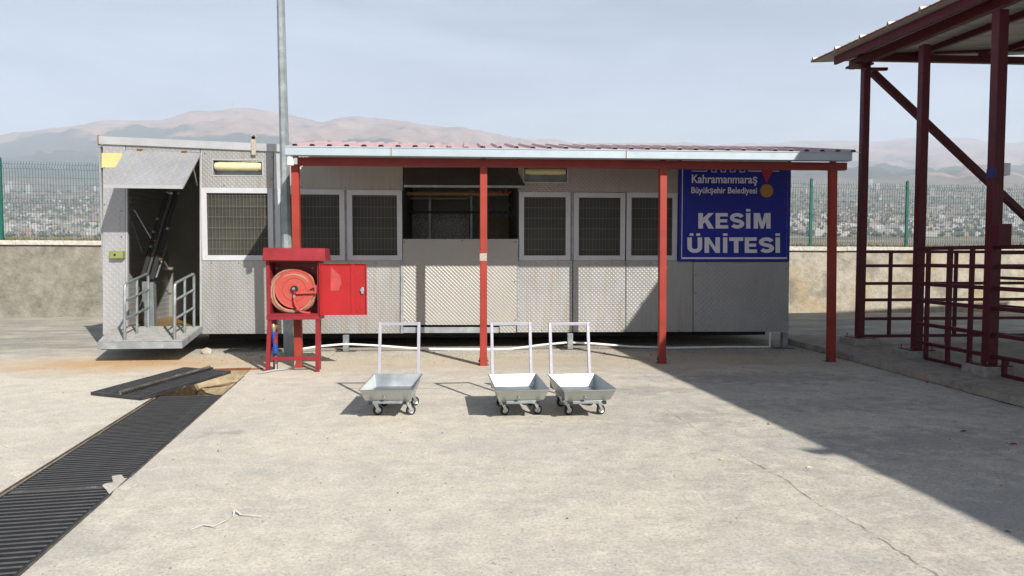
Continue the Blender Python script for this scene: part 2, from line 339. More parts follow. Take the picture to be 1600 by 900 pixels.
def hills_mat():
    g = G('hill_slopes'); gp = g.n('ShaderNodeNewGeometry').outputs['Position']; X, Y, Z = g.xyz(gp)
    n1 = g.noise(.0004, 9, .6, gp, (1, 1, 2.2), .3); n2 = g.noise(.0022, 10, .78, gp); n3 = g.noise(.02, 5, .7, gp); n4 = g.noise(.007, 4, .6, gp, (.6, 1.5, 1))
    low = g.ramp(n2, [(.36, (.11, .115, .08)), (.48, (.20, .165, .125)), (.62, (.27, .21, .15)), (.74, (.11, .11, .07))])
    low = g.mix(g.ramp(n4, [(.46, 0.0), (.60, .7)]), low, (.07, .085, .055))
    high = g.ramp(n2, [(.35, (.12, .09, .075)), (.50, (.29, .19, .145)), (.70, (.42, .30, .23))])
    zz = g.math('ADD', Z, g.math('MULTIPLY', g.math('SUBTRACT', n1, .5), 4200.0))
    forest = g.ramp(g.math('DIVIDE', zz, 2600.0, True), [(.12, 0.0), (.18, 1.0), (.54, 1.0), (.60, 0.0)])
    hf = g.ramp(g.math('DIVIDE', Z, 1400.0, True), [(.33, 0.0), (.45, 1.0)])
    a = g.mix(hf, low, high)
    tr = g.ramp(n3, [(.3, (.025, .045, .035)), (.7, (.06, .08, .055))])
    a = g.mix(g.math('MULTIPLY', g.math('MULTIPLY', forest, hf), .92), a, tr)
    return g.out(a, .95, 0, None, .1)
def bld_mat(name, c):
    g = G(name); x, y, z = g.xyz(); n = g.noise(.08, 3)
    f = g.math('MULTIPLY', g.math('GREATER_THAN', g.math('SINE', g.math('MULTIPLY', z, 2.09)), .2), g.math('GREATER_THAN', g.math('SINE', g.math('MULTIPLY', g.math('ADD', x, y), 1.7)), .1))
    a = g.mix(g.ramp(n, [(.3, 0.0), (.7, 1.0)]), tuple(k * .8 for k in c), c)
    return g.out(g.mix(g.math('MULTIPLY', f, .25), a, (.12, .13, .14)), .8)
mk()

# ------------------------------------------------------------------ ground, drain trench
FY = 11.3     # plane of the cabin front
def ground_pt(px, py): return at(px, py, Z=0)
gr0, gr1 = ground_pt(392, 578), ground_pt(28, 900)          # right edge of the trench
ax = (gr0 - gr1).normalized(); pr = Vector((-ax.y, ax.x, 0)).normalized()   # pr points left
W = abs((ground_pt(120, 703) - gr1).dot(pr))
W = .70
FR = gr0; NR = gr1 - ax * 1.6; FL = FR + pr * W; NL = NR + pr * W
O = [Vector((-45, -30, 0)), Vector((45, -30, 0)), Vector((45, 18.2, 0)), Vector((-45, 18.2, 0))]
g = MB(); g.add([O[0], O[1], O[2], O[3], NL, NR, FR, FL], [(0, 1, 5, 4), (1, 2, 6, 5), (2, 3, 7, 6), (3, 0, 4, 7)])
gnd = g.build('ground', M['ground']); tag(gnd, 'pale worn concrete yard with stains and streaks', kind='structure')
dz = Vector((0, 0, -.55)); t = MB(); n = 26
def rough(p, a=.035):
    return p + noise.noise_vector(p * 4.0) * a * 2
rows = []
for i in range(n + 1):
    k = i / n; pl = NL.lerp(FL, k); prr = NR.lerp(FR, k)
    far = max(0, (k - .80) / .2)
    q = [pl + Vector((0, 0, -.002))]
    for j in range(1, 4): q.append(rough(pl + dz * j / 4 - pr * .02, .03))
    for j in range(0, 7): q.append(rough(pl.lerp(prr, (j + .5) / 7) + dz * (1 - .55 * far), .06))
    for j in (3, 2, 1): q.append(rough(prr + dz * j / 4 + pr * .02, .03))
    q.append(prr + Vector((0, 0, -.002)))
    rows.append(q)
m = len(rows[0]); vs = [p for r_ in rows for p in r_]
fs = [(i * m + j, i * m + j + 1, (i + 1) * m + j + 1, (i + 1) * m + j) for i in range(n) for j in range(m - 1)]
fs.append(tuple(n * m + j for j in range(m))); fs.append(tuple(j for j in range(m))[::-1])
t.add(vs, fs); o = t.build('drain_trench', M['soil']); tag(o, 'rough earth sided drain trench cut into the yard', kind='structure')
# edge angles of the trench
e = MB()
for a, b, s in ((NR, FR - ax * .52, -1), (NL, FL - ax * .5, 1)):
    e.bar(a + pr * (s * .006) + Vector((0, 0, .002)), b + pr * (s * .006) + Vector((0, 0, .002)), .011, .012)
o = e.build('drain_edging', M['iron_edge']); tag(o, 'thin rusty steel edging along both sides of the drain trench', 'drain edging')
e = MB(); e.bar(FL + ax * .02 + Vector((0, 0, .012)), FR + ax * .02 + Vector((0, 0, .012)), .035, .03); e.bar(FR + ax * .02 + Vector((0, 0, .01)), FR + ax * .02 - pr * .15 + Vector((0, 0, .01)), .02, .014)
o = e.build('drain_end_angle', M['rust']); tag(o, 'rusty steel angle across the far end of the open pit', 'steel angle')

def grate(name, p0, length, width, nb, label, axis, side, tilt=None):
    """bars lie across, p0 right near corner"""
    root = empty(name, p0, label, 'drain grate', 'black drain grates')
    if tilt is None: up = Vector((0, 0, 1))
    else: up = tilt
    step = length / nb
    d = axis.normalized(); s = side.normalized(); c0 = p0
    bw = step * .38
    me = None
    for i in range(nb):
        c = c0 + d * (step * (i + .5)) + s * width / 2 - up * .014
        jit = random.uniform(-.0015, .0015)
        if me is None:
            mb = MB(); mb.bar(c - s * (width / 2 - .02), c + s * (width / 2 - .02), bw, .028, up); b = mb.build('bar', M['black'], root); me = b; base = c; b.data.materials.append(M['iron_top'])
            for pf_ in b.data.polygons:
                if pf_.normal.dot(up) > .9: pf_.material_index = 1
        else:
            b = me.copy(); col.objects.link(b); b.parent = root; b.location = me.location + (c - base) + up * jit
    for q in (.010, width - .010):
        MB().bar(c0 + s * q - up * .016, c0 + s * q + d * length - up * .016, .014, .034, up).build('side_frame', M['iron'], root)
    for q in (0, length):
        MB().bar(c0 + d * q - up * .016 + s * .021, c0 + d * q + s * (width - .021) - up * .016, .014, .034, up).build('end_frame', M['iron_edge' if q == length else 'iron'], root)
    for q in (.27, .5, .73):
        MB().bar(c0 + s * width * q - up * .036 + d * .01, c0 + s * width * q + d * (length - .01) - up * .036, .012, .014, up).build('bearing_bar', M['iron'], root)
    return root
J = ground_pt(176, 757); J = gr1 + ax * (J - gr1).dot(ax)
E2 = ground_pt(351, 616); E2 = gr1 + ax * (E2 - gr1).dot(ax)
l2 = (E2 - J).length; up0 = Vector((0, 0, -.004))
grate('drain_grate', J + ax * .012 + pr * .012 + up0, l2 - .012, W - .024, int(l2 / .050), 'long black drain grate sunk in the yard, ending at the open pit', ax, pr)
l1 = (J - NR).length - .05
grate('drain_grate', J - ax * (l1 + .012) + pr * .012 + up0, l1, W - .024, int(l1 / .062), 'nearest black drain grate with widely spaced bars at the bottom left', ax, pr)
pp = [(166, 759), (172, 751), (176, 745), (190, 742), (206, 745), (214, 752), (205, 763), (196, 772), (184, 783), (178, 780), (172, 773), (168, 767)]
mb = MB(); q_ = [at(a_, b_, Z=.006) for a_, b_ in pp]; c_ = sum(q_, Vector()) / len(q_) + Vector((0, 0, .012)); Q = []
for i in range(len(q_)):
    for k in range(6):
        p = q_[i].lerp(q_[(i + 1) % len(q_)], k / 6); p = c_ + (p - c_) * (1 + .5 * noise.noise(p * 9)); p.z = .003; Q.append(p)
n_ = len(Q); c_.z = .008; mid = [p.lerp(c_, .35) + Vector((0, 0, random.uniform(.0, .006))) for p in Q]
mb.add(Q + mid + [c_], [(i, (i + 1) % n_, (i + 1) % n_ + n_, i + n_) for i in range(n_)] + [(i + n_, (i + 1) % n_ + n_, 2 * n_) for i in range(n_)], True)
o = mb.build('spilled_concrete', M['ground']); tag(o, 'pale lump of spilled concrete over the edge of the drain grate', 'concrete patch')
# loose grate lying half over the pit
A = at(221, 621, Z=.035); B = at(361, 579.5, Z=.12); C = at(126.5, 615, Z=.03)
D = (B - A); dl = D.length; sd = (C - A); sd = (sd - D.normalized() * sd.dot(D.normalized())).normalized(); upv = D.normalized().cross(sd).normalized()
if upv.z < 0: upv = -upv
lg = grate('loose_grate', A, dl, .78, int(dl / .036), 'loose black grate lying askew beside and half over the open pit', D, sd, upv)
f = MB(); a0 = A + sd * .36 + upv * .018 + D * .02; b0 = A + D * 1.02 + sd * .36 + upv * .018
f.bar(a0, b0, .012, .045, upv).build('raised_flange', M['iron_edge'], lg)
f = MB()
for i in range(34):
    c = a0.lerp(b0, (i + .5) / 34) - sd * .012 - upv * .004; f.bar(c - sd * .006, c - sd * .05, .012, .02, upv)
f.build('flange_teeth', M['iron'], lg, kind='stuff')

# crack / joint across the yard and litter
pts = [(1040, 640), (1090, 672), (1130, 695), (1165, 716), (1192, 731), (1230, 752), (1262, 778), (1300, 800), (1345, 823), (1400, 858), (1440, 884), (1500, 922)]
P = []
for i in range(len(pts) - 1):
    for k in range(6):
        q = k / 6; P.append(at(pts[i][0] + (pts[i + 1][0] - pts[i][0]) * q, pts[i][1] + (pts[i + 1][1] - pts[i][1]) * q, Z=0) + Vector((random.uniform(-.012, .012), random.uniform(-.012, .012), .004)))
mb = MB(); vs = []; fs = []
for i, p in enumerate(P):
    wd = random.uniform(.0006, .0032) * (1 if i > 18 else .6); sdv = Vector((1, .55, 0)).normalized() * wd; vs += [p - sdv, p + sdv]
    if i and random.random() > .06: fs.append((2 * i - 2, 2 * i - 1, 2 * i + 1, 2 * i))
mb.add(vs, fs); o = mb.build('ground_crack', paint('crack_dirt', (.10, .09, .075), .9, (.2, .18, .15), .55, .3, 30)); tag(o, 'long thin crack running diagonally across the yard concrete', kind='structure')
jp = [at(520 + 10 * k, 606.5 + k * .04 + random.uniform(-.25, .25), Z=.004) for k in range(50)]
mb = MB(); vs = []; fs = []
for i, p in enumerate(jp):
    wd = random.uniform(.001, .005); vs += [p - Vector((0, wd, 0)), p + Vector((0, wd, 0))]
    if i and random.random() > .15: fs.append((2 * i - 2, 2 * i - 1, 2 * i + 1, 2 * i))
mb.add(vs, fs); o = mb.build('slab_joint', bpy.data.materials['crack_dirt']); tag(o, 'faint straight slab joint running behind the trolleys', kind='structure')
def blob(mb, c, r, sq=.6, seed=0):
    bm = bmesh.new(); bmesh.ops.create_icosphere(bm, subdivisions=1, radius=r)
    vs = []
    for v in bm.verts:
        d = v.co.normalized(); k = 1 + .45 * noise.noise(d * 1.9 + Vector((seed, seed * .7, 0))); vs.append(c + Vector((v.co.x * k, v.co.y * k, v.co.z * k * sq)))
    fs = [tuple(v.index for v in f.verts) for f in bm.faces]; bm.free(); mb.add(vs, fs)
def pyr(mb, c, r):
    a = random.uniform(0, 6); vs = [c + Vector((math.cos(a + k * 2.1) * r * random.uniform(.6, 1.2), math.sin(a + k * 2.1) * r * random.uniform(.6, 1.2), 0)) for k in range(3)] + [c + Vector((0, 0, r * random.uniform(.5, .9)))]
    mb.add(vs, [(0, 1, 3), (1, 2, 3), (2, 0, 3)])
gv = MB()
for i in range(5200):
    if random.random() < .75:
        x = random.uniform(-5, 6); y = random.gauss(10.9, .45)
    else: x = random.uniform(-12, 9); y = random.uniform(4, 16)
    pt = Vector((x, y, .001))
    rel = (pt - gr1).dot(pr)
    if -.03 < rel < W + .03 and (pt - FR).dot(ax) < .02: continue
    pyr(gv, pt, random.uniform(.004, .014) if random.random() < .96 else random.uniform(.014, .03))
for i in range(330):
    x = random.uniform(-6, 6); y = random.uniform(2.6, 10.5); pt = Vector((x, y, .004)); rel = (pt - gr1).dot(pr)
    if -.03 < rel < W + .03: continue
    pyr(gv, pt, random.uniform(.005, .013))
o = gv.build('gravel', M['pebble']); tag(o, 'loose gravel and grit along the front of the cabin', kind='stuff')
for (px, py, r, lab) in ((323, 549, .10, 'pale broken concrete lump on the ground under the lift platform'), (596, 552, .03, 'small dark pebble near the cabin leg'), (700, 548, .025, 'small grey pebble behind the first trolley')):
    mb = MB(); blob(mb, at(px, py, Z=r * .35), r, .62, px * .1); o = mb.build('stone', M['stone'], bevel=.004); tag(o, lab, 'stone')
# torn white strip
rb = [(297, 828), (318, 821), (335, 822), (352, 815), (364, 806), (368, 800), (376, 804), (390, 806), (409, 807)]
mb = MB(); vs = []; fs = []
for i, (px, py) in enumerate(rb):
    p = at(px, py, Z=.012); z = (.02 if i in (5,) else .006 * (i % 2)); wd = [.001, .005, .010, .005, .005, .009, .006, .003, .001][i]
    vs += [p + Vector((-wd * .4, -wd, z)), p + Vector((wd * .4, wd, z * .6))]
    if i: fs.append((2 * i - 2, 2 * i - 1, 2 * i + 1, 2 * i))
mb.add(vs, fs); o = mb.build('plastic_strip', M['ribbon']); tag(o, 'torn white plastic strip curled on the foreground concrete', 'litter')
s = o.modifiers.new('thick', 'SOLIDIFY'); s.thickness = .002
for (px, py, w_, l_, mt, lab) in ((1505, 675, .012, .05, 'black', 'short black stick lying in the shade on the yard'), (1583, 695, .014, .07, 'sign_red', 'small pink plastic scrap on the shaded concrete at the right edge'), (1449, 598, .02, .04, 'sign_red', 'pink scrap on the kerb below the middle shed post'),
        (1264, 732, .012, .03, 'ribbon', 'small white paper scrap on the sunlit yard'), (1127, 719, .012, .02, 'yellow', 'small yellow scrap by the yard crack'), (1575, 833, .006, .03, 'black', 'dark twig at the lower right shadow edge'), (10, 699, .012, .035, 'ribbon', 'small white scrap left of the drain grate')):
    p = at(px, py, Z=0); mb = MB(); a = random.uniform(-.5, .5); dd = Vector((math.cos(a), math.sin(a), 0)) * l_ / 2
    q = Vector((0, 0, .008)); mb.tube([p - dd + q, p + q * 1.3 + Vector((0, .004, 0)), p + dd + q], [w_ * .3, w_ * .55, w_ * .35], 6); o = mb.build('scrap', M[mt]); tag(o, lab, 'litter')

# ------------------------------------------------------------------ cabin
OX = at(160, 500, Y=FY).x; RX = at(1233, 500, Y=FY).x; BY = FY + 2.45
cab = empty('service_cabin', (0, FY, 0), 'long raised cabin clad in silver tread plate with barred windows and an open end door', 'cabin')
def fp(px, py, off=0): return at(px, py, Y=FY - off)
def panel(x0, y0, x1, y1, mat, name='wall_panel', off=.0, th=.03, y0r=None, y1r=None, holes=None, label=None, gap=.6, bevel=.002, parent=cab):
    """rectangle in photo pixels laid on the cabin front; holes = (hx0,hy0,hx1,hy1)"""
    y0r = y0 if y0r is None else y0r; y1r = y1 if y1r is None else y1r
    def pt(x, y):
        k = (x - x0) / (x1 - x0); top = y0 + (y0r - y0) * k; bot = y1 + (y1r - y1) * k
        kk = (y - y0) / (y1 - y0); return fp(x, top + (bot - top) * kk, off)
    X0, X1, Y0, Y1 = x0 + gap, x1 - gap, y0 + gap * .5, y1 - gap * .5
    mb = MB(); nn = (0, th, 0)
    def q(a, b, c, d): mb.quadbox(pt(a, d), pt(c, d), pt(c, b), pt(a, b), nn)
    if holes:
        hx0, hy0, hx1, hy1 = holes
        q(X0, Y0, X1, hy0); q(X0, hy1, X1, Y1); q(X0, hy0, hx0, hy1); q(hx1, hy0, X1, hy1)
    else: q(X0, Y0, X1, Y1)
    return mb.build(name, M[mat], parent, 0 if holes else bevel, label=label)
PB = 'plate_big'; PM = 'plate_mid'; PF = 'plate_fine'; PD = 'plate_dark'
panel(160, 222, 196, 523, PB)
panel(196, 224, 313, 237, PM, y1r=239)
panel(313, 226, 427, 294, PM, y0r=231, y1r=296, holes=(333, 250, 410, 274))
panel(427, 231, 465, 296, 'alu', y0r=233)
panel(465, 233, 630, 297, PF)
panel(630, 236, 809, 262, PD, label='dark stained panel above the centre hatch', off=-.01)
panel(809, 238, 1060, 300, 'plate_mid_shaded', y1r=301, holes=(818, 261, 887, 285))
panel(1060, 240, 1233, 409, PD)
panel(313, 407, 628, 522, PM, y1r=521)
panel(629, 373, 809, 508, 'plate_cream', off=.028, label='cream stained tread plate panel below the centre hatch')
panel(629, 511, 780, 520.5, 'galv_dull', off=.0, label='narrow weathered sill strip'); panel(780, 508, 809, 520, 'plate_cream')
panel(809, 407, 895, 519.5, PM); panel(895, 407, 978, 519, PM); panel(978, 407, 1083, 518.8, PM); panel(1083, 409, 1233, 518.6, PD, y1r=518.6)
# vertical strips between window frames
for (x0, y0, x1, y1) in ((425.5, 296, 431, 407), (537.5, 297, 543, 407), (892.5, 300, 896.5, 407), (313, 296, 316, 407)):
    panel(x0, y0, x1, y1, 'galv_dull', 'window_mullion', off=-.012, gap=0)
for (x0, x1, y0, y1) in ((626, 630, 407, 521), (808, 810, 373, 519)):
    panel(x0, y0, x1, y1, 'galv_dull', 'corner_trim', off=.034, gap=0, th=.02)
# top fascia
a, b, c = fp(155, 213), fp(440, 226), fp(1233, 238)
mb = MB(); hgt = Vector((0, 0, -.125)); n_ = (0, .05, 0); o_ = Vector((0, -.035, 0))
mb.quadbox(a + hgt + o_, b + hgt * .95 + o_, b + o_, a + o_, n_); mb.build('roof_trim', M['alu'], cab, .004)
mb = MB(); c.z = b.z - .02; mb.quadbox(b + hgt + o_, c + hgt + o_, c + o_, b + o_, n_); mb.build('roof_trim', M['alu'], cab, .004)
MB().box(a.x - .006, a.x + .006, FY - .042, FY + .02, a.z - .14, a.z + .01).build('rusty_corner', M['rust'], cab)
# shell: roof, end walls, back, floor, interior
zt = 3.30; zb = .27
MB().box(OX + .03, RX - .03, FY + .03, BY, zt - .03, zt).build('roof_deck', M['alu'], cab)
MB().box(OX, OX + .03, FY + .03, BY, zb, zt - .03).build('end_wall', M['plate_dark'], cab)
MB().box(RX - .03, RX, FY + .03, BY, zb, zt - .03).build('end_wall', M['plate_dark'], cab)
MB().box(OX + .03, RX - .03, BY - .03, BY, zb, zt - .03).build('back_wall', M['inner_wall'], cab)
MB().box(OX + .03, RX - .03, FY + .03, BY - .03, zb + .02, zb + .1).build('floor_deck', M['plank'], cab)
DX = fp(313, 400).x
MB().box(DX + .01, DX + .04, FY + .03, BY - .03, zb + .1, zt - .03).build('partition', M['inner_wall'], cab)
xc0, xc1 = fp(629, 300).x, fp(809, 300).x
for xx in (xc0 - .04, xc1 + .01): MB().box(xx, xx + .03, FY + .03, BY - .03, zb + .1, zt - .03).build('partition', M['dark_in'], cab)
# door jambs
for x0, x1 in ((196, 199), (312, 315)):
    panel(x0, 239, x1, 512, 'alu', 'door_jamb', off=.006, gap=0, th=.06)
# chassis beams, skirts and legs
for yy in (FY + .75, BY - .1): MB().box(OX + 1.4, RX - .1, yy - .05, yy + .05, .12, zb - .003).build('chassis_beam', M['black'], cab)
MB().box(OX + 1.5, RX - 1.6, BY - .03, BY - .01, .0, zb).build('rear_skirt', M['black'], cab)
for px, y1 in ((541, 549), (890.5, 546), (1225, 544), (700, 0), (1060, 0)):
    front = y1 != 0; p = at(px, y1 or 545, Z=0); x = p.x; yy = p.y if front else BY - .3
    MB().box(x - .045, x + .045, yy - .045, yy + .045, 0.004, .29 if not front else .268).build('leg', M['galv'] if front else M['black'], cab, .004)
    if front: MB().box(x - .16, x + .16, yy - .08, yy + .08, -.002, .012).build('foot_plate', M['iron_edge'], cab)
# rivets
rv = MB()
for px in range(330, 1230, 43):
    for py in (411, 516):
        if 620 < px < 815 and py > 500: continue
        p = fp(px, py); rv.disc(p + Vector((0, -.004, 0)), (0, 1, 0), .007, .006, 8)
for px, py in ((632, 378), (805, 378), (632, 500), (805, 500), (632, 440), (804, 440), (722, 376), (190, 262), (190, 330), (190, 370), (163, 262), (163, 320), (1229, 420), (1229, 500), (1087, 430), (1087, 458), (1087, 490), (320, 240), (425, 246), (425, 280), (350, 290), (470, 292), (540, 293), (610, 294)):
    off = .03 if 629 < px < 809 and py > 370 else 0
    p = fp(px, py, off); rv.disc(p + Vector((0, -.004, 0)), (0, 1, 0), .009, .006, 8)
rv.build('rivets', M['black'], cab, kind='stuff')
# windows
def window(x0, y0, x1, y1, sash=8, label=None):
    fr = MB(); p00, p11 = fp(x0, y1, .012), fp(x1, y0, .012); X0, X1, Z0, Z1 = p00.x, p11.x, p00.z, p11.z; t_ = sash * .0105
    y_ = FY - .014; yb = FY + .02
    def mitre(a, b, c, d): fr.quadbox(a, b, c, d, (0, .034, 0))
    V = lambda x, z: Vector((x, y_, z))
    mitre(V(X0, Z0), V(X1, Z0), V(X1 - t_, Z0 + t_), V(X0 + t_, Z0 + t_))
    mitre(V(X0 + t_, Z1 - t_), V(X1 - t_, Z1 - t_), V(X1, Z1), V(X0, Z1))
    mitre(V(X0, Z0), V(X0 + t_, Z0 + t_), V(X0 + t_, Z1 - t_), V(X0, Z1))
    mitre(V(X1 - t_, Z0 + t_), V(X1, Z0), V(X1, Z1), V(X1 - t_, Z1 - t_))
    wf = fr.build('window', M['frame_white'], cab, .004, label=label)
    MB().box(X0 + t_ * .6, X1 - t_ * .6, FY + .045, FY + .055, Z0 + t_ * .6, Z1 - t_ * .6).build('pane', M['glass'], wf)
    mb = MB(); k = X0 + t_ + .02
    while k < X1 - t_: mb.box(k - .0011, k + .0011, FY + .008, FY + .0112, Z0 + t_ * .7, Z1 - t_ * .7); k += .055
    k = Z0 + t_ + .1
    while k < Z1 - t_: mb.box(X0 + t_ * .7, X1 - t_ * .7, FY + .004, FY + .0078, k - .0017, k + .0017); k += .172
    mb.build('wire_mesh', M['mesh_wire'], wf, kind='stuff')
window(316, 294, 426, 407); window(431, 296, 538, 407); window(543, 297, 628, 407)
window(811, 300, 892, 407); window(896.5, 301, 977.5, 407); window(978.5, 301, 1059, 407)
# recessed lamps
def lamp(x0, y0, x1, y1, ty0, ty1):
    A_, B_ = fp(x0, y1), fp(x1, y0); hs = MB(); d_ = .12
    hs.box(A_.x - .003, B_.x + .003, FY + d_, FY + d_ + .01, A_.z - .003, B_.z + .003); hs.box(A_.x - .006, A_.x, FY + .004, FY + d_, A_.z, B_.z); hs.box(B_.x, B_.x + .006, FY + .004, FY + d_, A_.z, B_.z)
    hs.box(A_.x, B_.x, FY + .004, FY + d_, A_.z - .006, A_.z); hs.box(A_.x, B_.x, FY + .004, FY + d_, B_.z, B_.z + .006)
    l = hs.build('lamp', M['galv_dull'], cab)
    fr = MB(); w_ = .018
    for q in ((A_.x - w_, B_.x + w_, A_.z - w_, A_.z), (A_.x - w_, B_.x + w_, B_.z, B_.z + w_), (A_.x - w_, A_.x, A_.z, B_.z), (B_.x, B_.x + w_, A_.z, B_.z)): fr.box(q[0], q[1], FY - .008, FY + .002, q[2], q[3])
    fr.build('lamp_frame', M['alu'], l)
    c0 = fp((x0 + x1) / 2, (ty0 + ty1) / 2); r_ = (fp(x0, ty0).z - fp(x0, ty1).z) / 2
    mb = MB(); xa, xb = A_.x + .02, B_.x - .02; P_ = []; rr = []
    for i in range(9):
        k = i / 8; P_.append((xa + (xb - xa) * k, FY + .045, c0.z)); rr.append(r_ * (.82 if i in (0, 8) else (1 if i % 2 else .96)))
    mb.tube(P_, rr, 12); mb.build('tube_cover', M['cream'], l)
    for i in (.08, .5, .92): MB().box(xa + (xb - xa) * i - .008, xa + (xb - xa) * i + .008, FY + .012 - .03, FY + .03, c0.z - r_ * 1.02, c0.z - r_ * .9).build('clip', M['galv'], l)
lamp(333.5, 251, 409.5, 273.5, 252.5, 267); lamp(819, 262, 886, 284, 262.5, 273)
# yellow patch, olive box, lifting lug
panel(158.5, 239, 191, 262, 'yellow', 'yellow_patch', off=.006, th=.005, gap=0)
p0, p1 = fp(175, 404), fp(196, 392)
ob = MB().box(p0.x, p1.x, FY - .09, FY - .001, p0.z, p1.z).build('junction_box', M['olive'], cab, .008)
MB().disc((p0.x + .09, FY - .093, (p0.z + p1.z) / 2), (0, 1, 0), .016, .02, 12).build('push_button', M['black'], ob)
p0, p1 = fp(392.5, 243), fp(403, 214)
lg = MB().box(p0.x + .02, p1.x - .02, FY - .055, FY - .037, p0.z, p1.z); lg.disc(((p0.x + p1.x) / 2, FY - .046, p1.z - .005), (0, 1, 0), .045, .018, 16)
lug = lg.build('lifting_lug', M['streak'], cab, .003)
MB().disc(((p0.x + p1.x) / 2, FY - .058, p1.z), (0, 1, 0), .017, .006, 12).build('eye', M['black'], lug)
# end hatch flap, hinged at the top and raised
hA, hB = at(197, 234, Y=FY - .04), at(313, 239, Y=FY - .04)
fA, fB = at(162.5, 290, Y=FY - .80), at(285.5, 291.5, Y=FY - .80)
nrm = (hA - fA).cross(fB - fA).normalized()
if nrm.y > 0: nrm = -nrm
flap = MB().quadbox(fA, fB, hB, hA, -nrm * .035).build('hatch_flap', M['plate_big'], cab, .003)
for a_, b_ in ((fA, fB),): MB().bar(a_ + nrm * .004 - Vector((0, 0, .012)), b_ + nrm * .004 - Vector((0, 0, .012)), .012, .05).build('edge_trim', M['alu'], flap)
for k in (.18, .78):
    p = hA.lerp(hB, k); MB().box(p.x - .035, p.x + .035, p.y - .02, p.y + .02, p.z - .012, p.z + .02).build('hinge', M['rust'], flap)
    q = fA.lerp(fB, k * .98 + .02)
    st = MB(); u_ = (hA - fA).normalized(); sx = (fB - fA).normalized() * .006
    st.add([p - sx + nrm * .003 - u_ * .02, p + sx + nrm * .003 - u_ * .02, q + sx + nrm * .003 + u_ * .03, q - sx + nrm * .003 + u_ * .03], [(0, 1, 2, 3)]); st.build('rust_streak', M['streak'], flap)
# gas strut
st = MB(); st.tube([at(302, 262, Y=FY - .35), at(308, 290, Y=FY + .02)], .012, 8); st.build('flap_strut', M['galv'], flap)
# centre hatch flap raised under the canopy
hA, hB = fp(631, 262), fp(805, 262); fA, fB = at(631, 291, Y=FY - .32), at(822, 292, Y=FY - .32)
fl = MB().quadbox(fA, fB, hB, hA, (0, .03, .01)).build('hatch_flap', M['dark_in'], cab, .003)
MB().bar(fA + Vector((0, -.012, 0)), fB + Vector((0, -.012, 0)), .02, .035).build('edge_trim', M['galv_dull'], fl)
# inside the centre hatch
ii = BY - .04
def rectY(x0, y0, x1, y1, Yp, th, mat, name):
    a_, b_ = at(x0, y1, Y=Yp), at(x1, y0, Y=Yp); return MB().box(a_.x, b_.x, Yp, Yp + th, a_.z, b_.z).build(name, M[mat], cab, .002)
rectY(628, 334, 670, 376, ii - .3, .01, 'lit_speck', 'strip_curtain'); rectY(674, 334, 733, 376, ii - .3, .01, 'lit_speck', 'strip_curtain'); rectY(747, 340, 802, 376, ii - .05, .02, 'plank', 'strip_curtain')
rectY(636, 301, 795, 305, FY + .7, .05, 'plank', 'lamp_bar'); rectY(640, 309, 730, 311, FY + 1.0, .03, 'plank', 'lamp_bar')
for x in (670, 735, 750): rectY(x, 300, x + 3, 376, FY + 1.3, .04, 'galv_dull', 'inner_post')
rectY(628, 330, 805, 333, FY + 1.3, .04, 'black', 'inner_rail')
for x in (738, 768, 782, 790, 797):
    p = at(x, 300, Y=FY + .5); MB().disc(p, (0, 1, 0), .025, .02, 12).build('rail_roller', M['cab_red_inner'], cab)
    hk = MB(); p = at(x, 318, Y=FY + .5); hk.tube([p, p + Vector((-.05, 0, -.16)), p + Vector((-.12, 0, -.26))], .005, 6); hk.tube([p, p + Vector((.05, 0, -.16)), p + Vector((.12, 0, -.26))], .005, 6); hk.build('hanging_hook', M['iron_edge'], cab)
# hoist inside end door
def ibar(a_, b_, w_, mat, name, h_=None): return MB().bar(a_, b_, w_, h_ or w_).build(name, M[mat], cab, .003)
for (x0, y0, x1, y1, w_, mt) in ((222, 432, 262, 300, .06, 'black'), (236, 436, 276, 300, .07, 'black'), (229, 432, 268, 300, .03, 'dark_in'), (244, 434, 262, 378, .022, 'galv')):
    ibar(at(x0, y0, Y=FY + .45), at(x1, y1, Y=FY + .75), w_, mt, 'hoist_rail')
p0, p1 = at(223, 502, Y=FY + .5), at(239, 440, Y=FY + .5)
MB().box(p0.x, p1.x, FY + .5, FY + .62, zb + .08, p1.z).build('hoist_post', M['galv'], cab, .004)
ibar(at(196, 320, Y=FY + .3), at(223, 395, Y=FY + .5), .006, 'galv', 'cable')
for (x, y) in ((246, 342), (262, 357), (240, 362), (239, 396), (251, 405), (243, 376), (236, 385)):
    p = at(x, y, Y=FY + .46); MB().disc(p, (.3, 1, 0), .022, .03, 10).build('bolt', M['rust' if x % 2 else 'galv'], cab)
